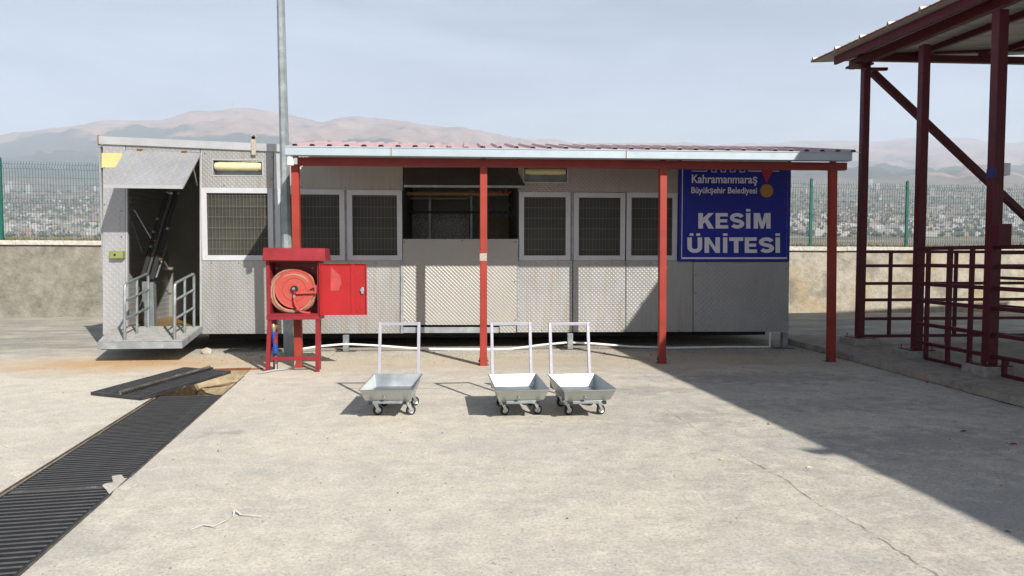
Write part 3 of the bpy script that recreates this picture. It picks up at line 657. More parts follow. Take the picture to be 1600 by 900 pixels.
# tail lift platform with rails
pl = [at(151.5, 536, Y=FY - 1.12), at(284.5, 533, Y=FY - 1.12), at(316, 509.5, Y=FY - .02), at(174, 512, Y=FY - .02)]
z0 = (pl[0].z + pl[1].z) / 2; pl[0].z = pl[1].z = z0; z1 = pl[2].z; pl[3].z = z1
dn = Vector((0, 0, -.10))
plat = MB().hexa([p + dn for p in pl] + pl).build('lift_platform', M['galv_dull'], cab, .006)
M['plat_top'] = wall_mat('platform_top_dust', (.36, .355, .33), 5, .15)
u3 = Vector((0, 0, .004)); q = [p.copy() for p in pl]; cen = sum(q, Vector()) / 4
MB().add([cen.lerp(p, .985) + u3 for p in q], [(0, 1, 2, 3)]).build('deck_sheet', M['plat_top'], plat)
def platz(x, y):
    k = (y - pl[0].y) / (pl[2].y - pl[0].y); return z0 + (z1 - z0) * k
def handrail(pxf, pxb, ytf, ytb):
    hr = MB(); pf = at(pxf, 532.5, Y=FY - 1.0); pb = at(pxb, 508, Y=FY - .12)
    f0 = Vector((pf.x, pf.y, platz(0, pf.y))); b0 = Vector((pb.x, pb.y, platz(0, pb.y)))
    tf = at(pxf, ytf, Y=pf.y); tb = at(pxb, ytb, Y=pb.y); lean = Vector((tf.x - f0.x, 0, 0))
    T = lambda k, hh: (f0.lerp(b0, k)) .lerp(tf.lerp(tb, k), hh)
    r_ = .021; c_ = .09
    pts = [T(0, 0), T(0, .5), T(0, .93), T(.015, .975), T(.07, 1), T(.5, 1), T(.93, 1), T(.985, .975), T(1, .93), T(1, .5), T(1, 0)]
    hr.tube(pts, r_, 10); hr.tube([T(.5, 0), T(.5, 1)], r_ * .9, 10)
    for hh in (.37, .70): hr.tube([T(0, hh), T(1, hh)], r_ * .9, 10)
    return hr.build('handrail', M['galv'], plat)
handrail(195, 231.5, 444, 427); handrail(273, 303, 443, 427)

# ------------------------------------------------------------------ sign
sg = empty('sign_board', fp(1148, 409), 'large blue board reading KESİM ÜNİTESİ with white border on the cabin wall', 'sign')
so_ = .05
def srect(x0, y0, x1, y1, off, th, mat, name, parent=sg, bevel=0):
    a_, b_ = fp(x0, y1, off), fp(x1, y0, off); return MB().box(a_.x, b_.x, a_.y, a_.y + th, a_.z, b_.z).build(name, M[mat], parent, bevel)
srect(1060, 248, 1236.5, 408.5, so_, .035, 'sign_blue', 'board', bevel=.003)
mb = MB()
def addr(x0, y0, x1, y1, off=so_ + .003, th=.0028):
    a_, b_ = fp(x0, y1, off), fp(x1, y0, off); mb.box(a_.x, b_.x, a_.y, a_.y + th, a_.z, b_.z)
addr(1065, 249.5, 1231.5, 252); addr(1064.5, 402, 1229.5, 404.6); addr(1064.5, 252.1, 1067.3, 401.9); addr(1228.6, 252.1, 1231.4, 401.9)
mb.build('border', M['sign_white'], sg)
Zt = lambda X, Y: (1040 + X / 4.5, 230 + Y / 4.5)
def letter(ch, X0, X1, Y0, Y1):
    """heavy block capitals from polygons in a unit cell"""
    mb = MB(); off = so_ + .004
    npoly = [0]
    def P(u, v): px, py = Zt(X0 + (X1 - X0) * u, Y1 - (Y1 - Y0) * v); return fp(px, py, off)
    def poly(ps):
        npoly[0] += 1; pts = [P(*p) + Vector((0, -.0004 * npoly[0], 0)) for p in ps]; n = len(pts); k = Vector((0, .0036, 0)); mb.add(pts + [p + k for p in pts], [tuple(range(n)), tuple(range(2 * n - 1, n - 1, -1))] + [(i, i + n, (i + 1) % n + n, (i + 1) % n) for i in range(n)])
    def rc(a, b, c, d): poly([(a, b), (c, b), (c, d), (a, d)])
    def stroke(c, w1, w2):
        for i in range(len(c) - 1):
            def nn(j):
                a_ = c[max(j - 1, 0)]; b_ = c[min(j + 1, len(c) - 1)]; dx, dy = b_[0] - a_[0], b_[1] - a_[1]; l_ = math.hypot(dx, dy); return (-dy / l_, dx / l_)
            n0, n1 = nn(i), nn(i + 1); p, q = c[i], c[i + 1]
            poly([(p[0] + n0[0] * w1, p[1] + n0[1] * w2), (p[0] - n0[0] * w1, p[1] - n0[1] * w2), (q[0] - n1[0] * w1, q[1] - n1[1] * w2), (q[0] + n1[0] * w1, q[1] + n1[1] * w2)])
    if ch == 'K': rc(0, 0, .30, 1); poly([(.30, .42), (.30, .60 + .08), (.66, 1), (.99, 1), (.30, .30)]); poly([(.38, .50), (.64, 0), (1, 0), (.56, .70)])
    elif ch == 'E': rc(0, 0, .34, 1); rc(.34, 0, 1, .22); rc(.34, .40, .92, .60); rc(.34, .78, .97, 1)
    elif ch in 'İ': rc(0, 0, 1, 1); rc(0, 1.10, 1, 1.26)
    elif ch == 'M': rc(0, 0, .25, 1); rc(.75, 0, 1, 1); poly([(.25, 1), (.25, .62), (.40, 0), (.60, 0), (.75, .62), (.75, 1), (.66, 1), (.5, .36), (.34, 1)][:0] or [(.25, 1), (.25, .55), (.42, 0), (.52, 0), (.52, .32), (.36, 1)]); poly([(.75, 1), (.64, 1), (.48, .32), (.48, 0), (.58, 0), (.75, .55)])
    elif ch == 'N': rc(0, 0, .29, 1); rc(.71, 0, 1, 1); poly([(.29, 1), (.05, 1), (.71, 0), (.95, 0)])
    elif ch == 'T': rc(0, .77, 1, 1); rc(.34, 0, .66, .77)
    elif ch == 'Ü':
        rc(0, .38, .30, 1); rc(.70, .38, 1, 1); c = [(.5 + .35 * math.cos(a), .38 + .26 * math.sin(a)) for a in [math.pi + math.pi * k / 14 for k in range(15)]]; stroke(c, .15, .12)
        rc(.15, 1.10, .40, 1.26); rc(.60, 1.10, .85, 1.26)
    elif ch == 'S':
        c = [(.5 + .35 * math.cos(R(a)), .70 + .19 * math.sin(R(a))) for a in range(12, 271, 18)] + [(.5 + .35 * math.cos(R(a)), .30 + .19 * math.sin(R(a))) for a in range(78, -169, -18)]
        stroke(c, .15, .112)
    mb.build('letter', M['sign_white'], sg)
for ch, a_, b_ in (('K', 230, 340), ('E', 352, 440), ('S', 452, 552), ('İ', 566, 596), ('M', 620, 738)): letter(ch, a_, b_, 463, 572)
for ch, a_, b_ in (('Ü', 153, 257), ('N', 274, 382), ('İ', 404, 434), ('T', 447, 546), ('E', 557, 643), ('S', 655, 762), ('İ', 773, 804)): letter(ch, a_, b_, 634, 743)
def textline(txt, X0, X1, Yb, hpx, bold, parent):
    cu = bpy.data.curves.new('t', 'FONT'); cu.body = txt; cu.offset = bold; cu.extrude = .002; cu.size = 1
    to = bpy.data.objects.new('t', cu); col.objects.link(to); bpy.context.view_layer.update()
    dg = bpy.context.evaluated_depsgraph_get(); me = bpy.data.meshes.new_from_object(to.evaluated_get(dg))
    bpy.data.objects.remove(to)
    xs = [v.co.x for v in me.vertices]; a_, b_ = fp(*Zt(X0, Yb), so_ + .004), fp(*Zt(X1, Yb), so_ + .004)
    sx = (b_.x - a_.x) / (max(xs) - min(xs)); sz = hpx / 4.5 * .0105 / .70
    x0 = min(xs)
    for v in me.vertices: v.co = Vector(((v.co.x - x0) * sx, -v.co.z * 1.0, v.co.y * sz))
    me.flip_normals(); me.materials.append(M['sign_white']); o = bpy.data.objects.new('lettering', me); col.objects.link(o); o.parent = parent; o.location = a_ - wl(parent)
textline('Kahramanmaraş', 184, 644, 250, 58, .018, sg); textline('Büyükşehir Belediyesi', 181, 642, 322, 43, .014, sg)
mb = MB()
for (x0, x1) in ((183, 292), (583, 800)): addr(*Zt(x0, 166), *Zt(x1, 170))
for (x0, x1) in ((322, 358), (388, 424), (452, 490), (520, 558)):
    addr(*Zt(x0, 135), *Zt(x0 + 5, 172)); addr(*Zt(x1 - 5, 135), *Zt(x1, 172)); addr(*Zt(x0, 172), *Zt(x1, 176))
addr(*Zt(287, 140), *Zt(292, 166)); addr(*Zt(583, 140), *Zt(588, 166))
mb.build('castle_outline', M['sign_white'], sg)
a_, b_, c_ = [fp(*Zt(*p), so_ + .006) for p in ((662, 140), (768, 140), (711, 252))]
k = Vector((0, .005, 0)); MB().add([a_, b_, c_, a_ + k, b_ + k, c_ + k], [(2, 1, 0), (3, 4, 5), (0, 1, 4, 3), (1, 2, 5, 4), (2, 0, 3, 5)]).build('ribbon', M['sign_red'], sg)
MB().disc(fp(*Zt(711, 306), so_ + .006), (0, 1, 0), .112, .008, 28).build('medal', M['medal'], sg)

# ------------------------------------------------------------------ canopy
GY, PY, RY = 9.38, 9.63, 11.42
can = empty('canopy', (0, PY, 0), 'lean-to canopy of pink ribbed sheets on four red posts in front of the cabin', 'canopy')
gx0, gx1 = at(447, 240, Y=GY).x, at(1328, 243, Y=GY).x
rx1 = at(1338, 235, Y=GY).x
zf = at(800, 231.5, Y=GY).z; bl, br = at(470, 220.5, Y=RY), at(1240, 230, Y=RY)
def roofz(y, x=0):
    zb_ = bl.z + (br.z - bl.z) * (x - bl.x) / (br.x - bl.x) - .025
    return zf + (zb_ - zf) * (y - GY) / (RY - GY)
prof_p = .227; nrib = int((rx1 - gx0 - .02) / prof_p) + 1; per = 4
x = gx0 + .01; i = 0
while i < nrib:
    cnt = min(per, nrib - i); xs = []
    for k in range(cnt):
        b0 = x + k * prof_p; xs += [(b0, 0), (b0 + .07, 0), (b0 + .09, .034), (b0 + .14, .034), (b0 + .16, 0)]
    xs.append((x + cnt * prof_p - .002, 0)); mb = MB(); vs = []; fs = []
    for (xx, zz) in xs:
        for (yy) in (GY - .04, RY): vs += [(xx, yy, roofz(yy, xx) + zz), (xx, yy, roofz(yy, xx) + zz - .006)]
    for k in range(len(xs) - 1):
        a_ = k * 4; b_ = a_ + 4; fs += [(a_, b_, b_ + 2, a_ + 2), (a_ + 1, a_ + 3, b_ + 3, b_ + 1), (a_, a_ + 1, b_ + 1, b_), (a_ + 2, b_ + 2, b_ + 3, a_ + 3)]
    mb.add(vs, fs); mb.build('roof_sheet', M['roof_pink'], can); x += cnt * prof_p; i += cnt
gz1, gz0 = at(800, 233, Y=GY - .05).z, at(800, 245.5, Y=GY - .05).z
cuts = [gx0, at(612, 240, Y=GY).x, at(977, 240, Y=GY).x, gx1]
for a_, b_ in zip(cuts, cuts[1:]):
    mb = MB(); mb.box(a_ + .002, b_ - .002, GY - .062, GY - .055, gz0, gz1); mb.box(a_ + .002, b_ - .002, GY - .055, GY + .05, gz0 - .004, gz0 + .002); mb.box(a_ + .002, b_ - .002, GY + .043, GY + .05, gz0 + .002, gz1 - .02)
    mb.tube([(a_ + .002, GY - .06, gz1), (b_ - .002, GY - .06, gz1)], .011, 8)
    if b_ == gx1: mb.box(gx1 - .008, gx1 - .002, GY - .055, GY + .043, gz0, gz1)
    if a_ == gx0: mb.box(gx0 + .002, gx0 + .008, GY - .055, GY + .043, gz0, gz1)
    mb.build('gutter', M['gutter'], can)
for px in (612, 977): 
    p = at(px, 240, Y=GY).x; MB().box(p - .006, p + .006, GY - .066, GY - .0625, gz0, gz1).build('rusty_joint', M['orange_rust'], can)
p = at(457.5, 249, Y=PY - .1); MB().tube([(p.x, GY + .01, gz0 + .0), (p.x, GY + .01, gz0 - .13)], .045, 12).build('outlet', M['white_pipe'], can)
bz1, bz0 = at(800, 249.5, Y=PY).z, at(800, 261.5, Y=PY).z
MB().box(at(466, 255, Y=PY).x, at(1321, 258, Y=PY).x, PY - .05, PY + .05, bz0, bz1).build('front_beam', M['maroon_beam'], can, .004)
for px, yb in ((465.5, 577), (755.5, 572), (1035.5, 568), (1301, 566)):
    p = at(px, yb, Y=PY - .05); top = at(px if px != 465.5 else 461.5, 262, Y=PY)
    xb = p.x; xt = top.x; h_ = .05
    mb = MB(); mb.hexa([(xb - h_, PY - h_, .0), (xb + h_, PY - h_, .0), (xb + h_, PY + h_, .0), (xb - h_, PY + h_, .0), (xt - h_, PY - h_, bz0 - .002), (xt + h_, PY - h_, bz0 - .002), (xt + h_, PY + h_, bz0 - .002), (xt - h_, PY + h_, bz0 - .002)])
    ps = mb.build('post', M['red'], can, .006)
    MB().box(xb - .075, xb + .075, PY - .02, PY + .07, .0, .008).build('base_plate', M['rust'], ps)
    mb = MB()
    for s_ in (-1, 1):
        mb.box(xb + s_ * .052 - .006, xb + s_ * .052 + .006, PY - .03, PY + .03, .02, .11); mb.disc((xb + s_ * .064, PY, .065), (1, 0, 0), .014, .014, 8)
    mb.build('bracket', M['iron_edge'], ps)
    MB().box(xt - .055, xt + .055, PY - .055, PY + .055, bz0 - .002, bz0 + .008).build('cap_plate', M['iron_edge'], ps)
    # rafter back to the cabin and its spacer
    mb = MB(); mb.bar((xt, PY - .2, roofz(PY - .2, xt) - .045), (xt, FY - .04, roofz(FY, xt) - .045), .05, .06); mb.build('rafter', M['maroon_beam'], can, .003)
    MB().box(xt - .035, xt + .035, PY - .03, PY + .03, bz1, roofz(PY, xt) - .078).build('spacer', M['black'], can)
for yy in (GY + .13,): MB().box(gx0 + .05, gx1 - .05, yy - .02, yy + .02, roofz(yy) - .014 - .0, roofz(yy) - .0065).build('purlin', M['maroon_beam'], can)

p = at(755.3, 402, Y=PY - .05); MB().box(p.x - .051, p.x + .049, PY - .0535, PY - .05, p.z - .05, p.z + .055).build('bare_patch', M['streak'], [o for o in can.children if o.name.startswith('post')][1])
# ------------------------------------------------------------------ lamp pole
pb = at(452.5, 557, Z=0); pt_ = at(438.5, 0, Y=pb.y)
k = (pt_ - pb) / pt_.z; top = pb + k * 8.2
pole = empty('lamp_pole', pb, 'tall tapered galvanised lamp pole rising past the left end of the canopy', 'pole')
MB().tube([pb, pb.lerp(top, .5), top], [.088, .066, .045], 8, True).build('shaft', M['galv'], pole, angle=20)
MB().box(pb.x - .17, pb.x + .17, pb.y - .17, pb.y + .17, 0, .018).build('base_plate', M['galv_dull'], pole, .003)

# ------------------------------------------------------------------ fire hose cabinet
CY = at(456, 582, Z=0).y
hc = empty('hose_cabinet', (at(458, 582, Y=CY).x, CY, 0), 'open red fire hose cabinet on a welded stand with its door swung right', 'fire cabinet')
def cp(px, py, Y=CY): return at(px, py, Y=Y)
x0, x1 = cp(416, 450).x, cp(499.5, 450).x; zc1, zc0 = cp(458, 407).z, cp(458, 492.5).z; cd = .27
mb = MB(); t_ = .012
mb.box(x0, x0 + .045, CY, CY + cd, zc0, zc1); mb.box(x1 - .03, x1, CY, CY + cd, zc0, zc1); mb.box(x0 + .045, x1 - .03, CY, CY + cd, zc1 - .02, zc1); mb.box(x0 + .045, x1 - .03, CY, CY + cd, zc0, zc0 + .02)
mb.box(x0 + .045, x1 - .03, CY + cd - t_, CY + cd, zc0 + .02, zc1 - .02)
bx_ = mb.build('box', M['cab_red'], hc, .002)
# hood
A_ = [cp(411.5, 387, CY - .02), cp(507, 388, CY - .02), cp(508.5, 407.5, CY - .09), cp(409.5, 406.5, CY - .09)]
mb = MB(); mb.quadbox(A_[3], A_[2], A_[1], A_[0], (0, .01, -.004)); bk = [Vector((A_[0].x, CY + cd + .03, A_[0].z)), Vector((A_[1].x, CY + cd + .03, A_[1].z))]
mb.quadbox(A_[0], A_[1], bk[1], bk[0], (0, 0, -.01)); mb.quadbox(A_[1], A_[2], Vector((A_[2].x, CY + cd + .03, A_[2].z)), bk[1], (-.01, 0, 0)); mb.quadbox(A_[3], A_[0], bk[0], Vector((A_[3].x, CY + cd + .03, A_[3].z)), (.01, 0, 0))
mb.build('hood', M['cab_red'], hc, .002)
for px in (433, 488): MB().disc(cp(px, 419, CY + cd - t_ - .004), (0, 1, 0), .012, .008, 10).build('bolt', M['galv'], bx_)
# door
dx0, dx1 = cp(500, 450).x, cp(573.5, 450).x; dz1, dz0 = cp(530, 411.5).z, cp(530, 492).z
mb = MB(); mb.box(dx0 + .012, dx1 - .012, CY - .018, CY - .012, dz0 + .012, dz1 - .012)
for q in ((dx0, dx1, dz0, dz0 + .012), (dx0, dx1, dz1 - .012, dz1), (dx0, dx0 + .012, dz0 + .012, dz1 - .012), (dx1 - .012, dx1, dz0 + .012, dz1 - .012)): mb.box(q[0], q[1], CY - .04, CY - .008, q[2], q[3])
dr = mb.build('door', M['cab_red_inner'], hc, .0015)
xa = cp(549, 450).x; xb_ = cp(555, 450).x
mb = MB(); mb.box(xa, xb_, CY - .028, CY - .018, dz0 + .013, dz1 - .013); mb.build('stiffener', M['cab_red_inner'], dr)
MB().box(dx0 + .03, dx0 + .05, CY - .026, CY - .018, dz0 + .013, dz1 - .013).build('stiffener', M['cab_red_inner'], dr)
lk = cp(566.5, 453); mb = MB(); mb.disc((lk.x, CY - .032, lk.z), (0, 1, 0), .028, .026, 8); mb.box(lk.x - .012, lk.x + .02, CY - .046, CY - .032, lk.z - .05, lk.z + .04); mb.build('latch', M['zinc'], dr, .003)
a_, b_ = cp(517, 454), cp(533, 416); mb = MB(); mb.add([(a_.x, CY - .0195, a_.z), (b_.x - .03, CY - .0195, a_.z), (b_.x + .004, CY - .0195, a_.z + .1), (b_.x - .01, CY - .0195, a_.z + .2), (a_.x + .01, CY - .0195, b_.z - .01), (a_.x, CY - .0195, a_.z + .1)], [(0, 1, 2, 3, 4, 5)])
mb.build('label_residue', paint('faded_sticker', (.36, .055, .05), .6, (.5, .05, .05), .55, .2, 8), dr)
dm = cp(562, 485); mb = MB()
for i in range(4):
    q = [(.045, 0), (0, .032), (-.045, 0), (0, -.032)]; a_, b_ = q[i], q[(i + 1) % 4]
    mb.bar((dm.x + a_[0], CY - .0205, dm.z + a_[1]), (dm.x + b_[0], CY - .0205, dm.z + b_[1]), .003, .004)
mb.build('embossed_diamond', M['cab_red'], dr)
# stand
for px0, px1, yy in ((416, 413.5, CY), (499, 499, CY), (419, 419, CY + cd), (496, 496, CY + cd)):
    xt, xb = cp(px0, 492).x + (.03 if px0 < 450 else -.03), cp(px1, 582).x + (.03 if px0 < 450 else -.03); xt = min(max(xt, x0 + .03), x1 - .03)
    h_ = .025; mb = MB(); y_ = yy + .03 if yy == CY else yy - .03
    mb.hexa([(xb - h_, y_ - h_, 0), (xb + h_, y_ - h_, 0), (xb + h_, y_ + h_, 0), (xb - h_, y_ + h_, 0), (xt - h_, y_ - h_, zc0 - .062), (xt + h_, y_ - h_, zc0 - .062), (xt + h_, y_ + h_, zc0 - .062), (xt - h_, y_ + h_, zc0 - .062)])
    mb.build('leg', M['cab_red'], hc, .002)
mb = MB(); mb.box(x0 - .004, x1 + .004, CY - .004, CY + .05, zc0 - .06, zc0 - .002); mb.box(x0 - .004, x1 + .004, CY + cd - .05, CY + cd, zc0 - .06, zc0 - .002); mb.box(x0 - .004, x0 + .046, CY + .05, CY + cd - .05, zc0 - .06, zc0 - .002); mb.box(x1 - .046, x1 + .004, CY + .05, CY + cd - .05, zc0 - .06, zc0 - .002)
mb.build('top_frame', M['cab_red'], hc, .002)
zr = cp(458, 560.5).z; MB().box(x0 + .055, x1 - .055, CY + .006, CY + .05, zr - .022, zr + .022).build('cross_rail', M['cab_red'], hc, .002)
# reel
rc_ = cp(460, 451.7, CY + .03); rr = .262
mb = MB(); mb.disc((rc_.x, CY + .05, rc_.z), (0, -1, 0), rr, .02, 48, [(.001, -.02), (rr, -.02), (rr, 0), (rr * .985, .008), (rr * .93, .006), (rr * .91, 0), (rr * .62, .002), (rr * .60, .010), (rr * .56, .010), (rr * .54, .002), (rr * .3, .004), (rr * .28, .014), (.001, .014)])
reel = mb.build('hose_reel', M['reel_red'], hc)
MB().disc((rc_.x, CY + .16, rc_.z), (0, 1, 0), rr, .012, 40).build('rear_disc', M['reel_red'], reel)
MB().disc((rc_.x, CY + .028, rc_.z), (0, 1, 0), .047, .03, 20).build('hub', M['black'], reel)
MB().disc((rc_.x - .004, CY + .012, rc_.z + .004), (0, 1, 0), .020, .03, 14).build('hub_nut', M['galv'], reel)
cc = cp(457.5, 455, CY + .1)
for i, (dr_, dy_, ox, oz) in enumerate(((.0, .085, 0, 0), (.008, .115, -.004, -.004), (-.026, .068, -.006, -.012), (-.03, .10, -.012, -.014), (.006, .145, .002, -.004), (-.014, .13, -.010, -.006), (-.052, .072, -.010, -.020), (-.045, .06, .012, -.022))):
    R_ = .302 + dr_; mb = MB(); P_ = []
    for k in range(48):
        a = 2 * math.pi * k / 48; P_.append((cc.x + ox + R_ * math.cos(a) * .98, CY + dy_ + .006 * math.sin(3 * a + i), cc.z + oz + R_ * math.sin(a) * .95))
    mb.tube(P_, .0155, 8, closed=True); mb.build('hose_coil', M['hose'], reel)
# bracket arm and feed hose
q = lambda px, py, y=CY - .0: cp(px, py, y)
mb = MB(); yy = CY + .0
def slab(ps, th=.012, y=CY + .004): 
    n = len(ps); a_ = [Vector((cp(*p).x, y, cp(*p).z)) for p in ps]; kk = Vector((0, th, 0)); mb.add(a_ + [p + kk for p in a_], [tuple(range(n)), tuple(range(2 * n - 1, n - 1, -1))] + [(i, i + n, (i + 1) % n + n, (i + 1) % n) for i in range(n)])
slab([(462, 456), (462, 459.5), (486, 458.5), (494.5, 458.5), (494.5, 455.5)]); slab([(462, 455.9), (494.5, 455.4), (494.5, 452), (480, 453.6)][:0] or [(464, 455.9), (482, 453.5), (482, 455.9)])
slab([(480, 455.4), (482, 450.2), (494.5, 445.2), (494.5, 447.8), (484, 451.8), (483.4, 455.4)]); slab([(491, 455.4), (491, 449), (494.5, 447.8), (494.5, 455.4)])
mb.build('swing_arm', M['reel_red'], reel, .002)
mb = MB(); mb.tube([q(460, 452, CY + .0), q(460, 457), q(459.8, 463)], .014, 10); mb.build('elbow', M['cab_red'], reel)
mb = MB(); mb.tube([q(459.8, 461), q(459.8, 465)], .018, 8); mb.build('clamp', M['zinc'], reel)
P_ = [q(459.8, 464, CY + .005), q(460, 470, CY), q(462, 477, CY - .002), q(466, 483, CY), q(472, 487.5, CY + .02), q(484, 489, CY + .05)]
S = []
for i in range(len(P_) - 1):
    for k in range(5):
        t = k / 5; p0 = P_[max(i - 1, 0)]; p1 = P_[i]; p2 = P_[i + 1]; p3 = P_[min(i + 2, len(P_) - 1)]
        S.append(.5 * ((2 * p1) + (p2 - p0) * t + (2 * p0 - 5 * p1 + 4 * p2 - p3) * t * t + (3 * p1 - p0 - 3 * p2 + p3) * t ** 3))
mb = MB(); mb.tube(S + [P_[-1]], .0145, 10); mb.build('feed_hose', M['hose_red'], reel)
# valve and supply below the box
vp = lambda px, py: at(px, py, Y=CY + .1)
vv = empty('water_valve', vp(430, 577), 'brass stop valve with a blue plastic coupling hanging inside the red stand', 'valve')
MB().tube([vp(425.5, 494), vp(426, 506)], .016, 10).build('red_riser', M['cab_red'], vv)
mb = MB(); mb.tube([vp(426.5, 505), vp(427, 509), vp(427.5, 513), vp(428, 519)], [.018, .034, .034, .02], 10); mb.tube([vp(427, 511), vp(433, 508.5)], .01, 8); mb.build('valve_body', paint('brass', (.35, .30, .2), .4, (.2, .15, .1), .55, .3, 15, .6), vv)
mb = MB(); mb.bar(vp(431, 513), vp(436, 507), .01, .03); mb.build('lever', M['rust'], vv, .003)
mb = MB(); mb.tube([vp(427, 519), vp(427.3, 523)], .034, 12); mb.tube([vp(427.5, 523), vp(430, 543)], [.022, .026], 12); mb.tube([vp(430, 543), vp(430.3, 552)], [.038, .036], 12); mb.build('blue_coupling', M['blue'], vv)
mb = MB(); mb.tube([vp(430, 527), vp(431, 537)], .0265, 10); mb.build('red_band', M['cab_red'], vv)
mb = MB(); mb.tube([vp(430.3, 552), vp(430.8, 556)], .022, 10); mb.build('black_nut', M['black'], vv)
mb = MB(); b0 = at(431, 577, Y=CY + .1); b0.z = .02
mb.tube([vp(430.8, 556), vp(431, 566), b0 + Vector((0, 0, .02)), b0, ], .013, 10); mb.tube([at(404, 583, Z=.02), b0, at(459, 575, Z=.02), at(461, 564, Y=at(459, 575, Z=.02).y)], .013, 10)
mb.build('supply_pipe', M['alu'], vv)

# ------------------------------------------------------------------ long white pipe
ps = [(472, 545), (500, 541), (540, 537.5), (590, 540), (650, 544.5), (700, 546), (760, 546), (800, 545), (845, 539), (888, 535), (930, 537), (985, 541.5), (1050, 543.5), (1130, 542), (1200, 542)]
P_ = [at(a, b, Y=FY - .12) for a, b in ps]; e_ = at(1203, 541, Y=FY - .12); P_ += [e_, e_ + Vector((0, 0, .02)), Vector((e_.x, e_.y, .26))]
mb = MB(); mb.tube(P_, .017, 10); mb.tube([P_[0], P_[0] + Vector((-.02, 0, -.10))], .017, 10)
o = mb.build('water_pipe', M['white_pipe']); tag(o, 'long sagging white water pipe running along the gap under the cabin', 'pipe')

# ------------------------------------------------------------------ trolleys
def trolley():
    r = empty('tray_trolley', (0, 0, 0), '', 'trolley', 'galvanised tray trolleys parked on the yard')
    zr, zb_ = .315, .195; T4 = [(-.245, -.54), (.245, -.54), (.245, .32), (-.245, .32)]; B4 = [(-.215, -.42), (.215, -.42), (.215, .25), (-.215, .25)]
    bm = bmesh.new(); tv = [bm.verts.new((x, y, zr)) for x, y in T4]; bv = [bm.verts.new((x, y, zb_)) for x, y in B4]
    ov = [bm.verts.new((x * 1.045, y * 1.0 + (.014 if y > 0 else -.014), zr - .003)) for x, y in T4]
    for i in range(4): j = (i + 1) % 4; bm.faces.new((tv[i], tv[j], bv[j], bv[i])); bm.faces.new((ov[i], ov[j], tv[j], tv[i]))
    bm.faces.new(bv)
    me = bpy.data.meshes.new('tray'); bm.to_mesh(me); bm.free(); me.materials.append(M['zinc'])
    o = bpy.data.objects.new('tray', me); col.objects.link(o); o.parent = r; md = o.modifiers.new('s', 'SOLIDIFY'); md.thickness = .0035; md.offset = 0
    md = o.modifiers.new('b', 'BEVEL'); md.width = .0015; md.segments = 1
    # pressed drain spout on the front face
    MB().disc((-.03, -.462, .222), (0, 1, .9), .017, .016, 12).build('drain_plug', M['galv'], r)
    fr = MB()
    for s in (-.16, .16): fr.box(s - .016, s + .016, -.44, .36, .158, .19)
    fr.build('base_rails', M['galv_dull'], r, .002)
    for yy in (-.41, .33): MB().box(-.144, .144, yy - .014, yy + .014, .162, .19).build('cross_member', M['galv'], r, .002)
    for s in (-.16, .16): MB().box(s - .0165, s + .0165, -.444, -.4405, .1575, .1905).build('end_cap', M['black'], r)
    h = MB(); w_ = .031; zt_ = .845; yb, yt = .345, .47; hw = .205
    def yz(z): return yb + (yt - yb) * (z - .17) / (zt_ - .17)
    for s in (-1, 1): h.bar((s * hw, yz(.165), .165), (s * hw, yz(zt_), zt_), w_, w_, (0, 1, 0))
    zz = zt_ - w_ / 2 - .0015; h.bar((-hw + w_ / 2 + .0005, yz(zz), zz), (hw - w_ / 2 - .0005, yz(zz), zz), w_, w_)
    h.build('handle', M['handle'], r, .003)
    for s in (-1, 1): MB().box(min(s * .175, s * .2), max(s * .175, s * .2), .30, .345, .16, .19).build('handle_bracket', M['galv'], r)
    for (x, y, yaw, nm) in ((-.16, -.2, 35, 0), (.16, -.2, 28, 0), (-.16, .2, 25, 0), (.16, .2, 40, 0)):
        a = R(yaw + random.uniform(-10, 10)); axv = Vector((math.sin(a), -math.cos(a), 0)); tr = Vector((math.cos(a), math.sin(a), 0)); c = Vector((x, y, .048)) + tr * .03
        w = MB(); w.disc(c, axv, .048, .026, 28, [(.030, -.012), (.043, -.013), (.048, -.009), (.048, .009), (.043, .013), (.030, .012)]); wh = w.build('wheel', M['black'], r)
        MB().disc(c, axv, .031, .022, 24, [(.001, -.014), (.012, -.014), (.014, -.008), (.024, -.006), (.031, -.011), (.031, .011), (.024, .006), (.014, .008), (.012, .014), (.001, .014)]).build('rim', M['zinc'], wh)
        fk = MB()
        for sg_ in (-1, 1):
            q = axv * sg_ * .019; f0 = Vector((x, y, .118)) + q; up_ = tr * .022
            fk.quadbox(c + q - tr * .012, c + q + tr * .012, f0 + up_, f0 - up_, axv * .003 * sg_)
        fk.box(x - .026, x + .026, y - .026, y + .026, .115, .121); fk.disc((x, y, .130), (0, 0, 1), .022, .02, 14); fk.box(x - .034, x + .034, y - .034, y + .034, .140, .158)
        fk.build('caster_fork', M['zinc'], r)
    return r
M['handle'] = paint('handle_steel', (.36, .36, .40), .35, (.5, .5, .52), .66, .08, 4, .2)
proto = trolley()
locs = [(-1.182, 6.79, 2.0, 'tray trolley standing alone in front of the sill, nearest the fire cabinet'), (.04, 6.79, 6.5, 'middle tray trolley, left one of the touching pair'), (.661, 6.79, 6.8, 'rightmost tray trolley, right one of the touching pair')]
for i, (x, d, ph, lab) in enumerate(locs):
    o = proto if i == 0 else copy_tree(proto)
    o.location = camxy(x, d); o.rotation_euler.z = R(ph) - TH; o['label'] = lab

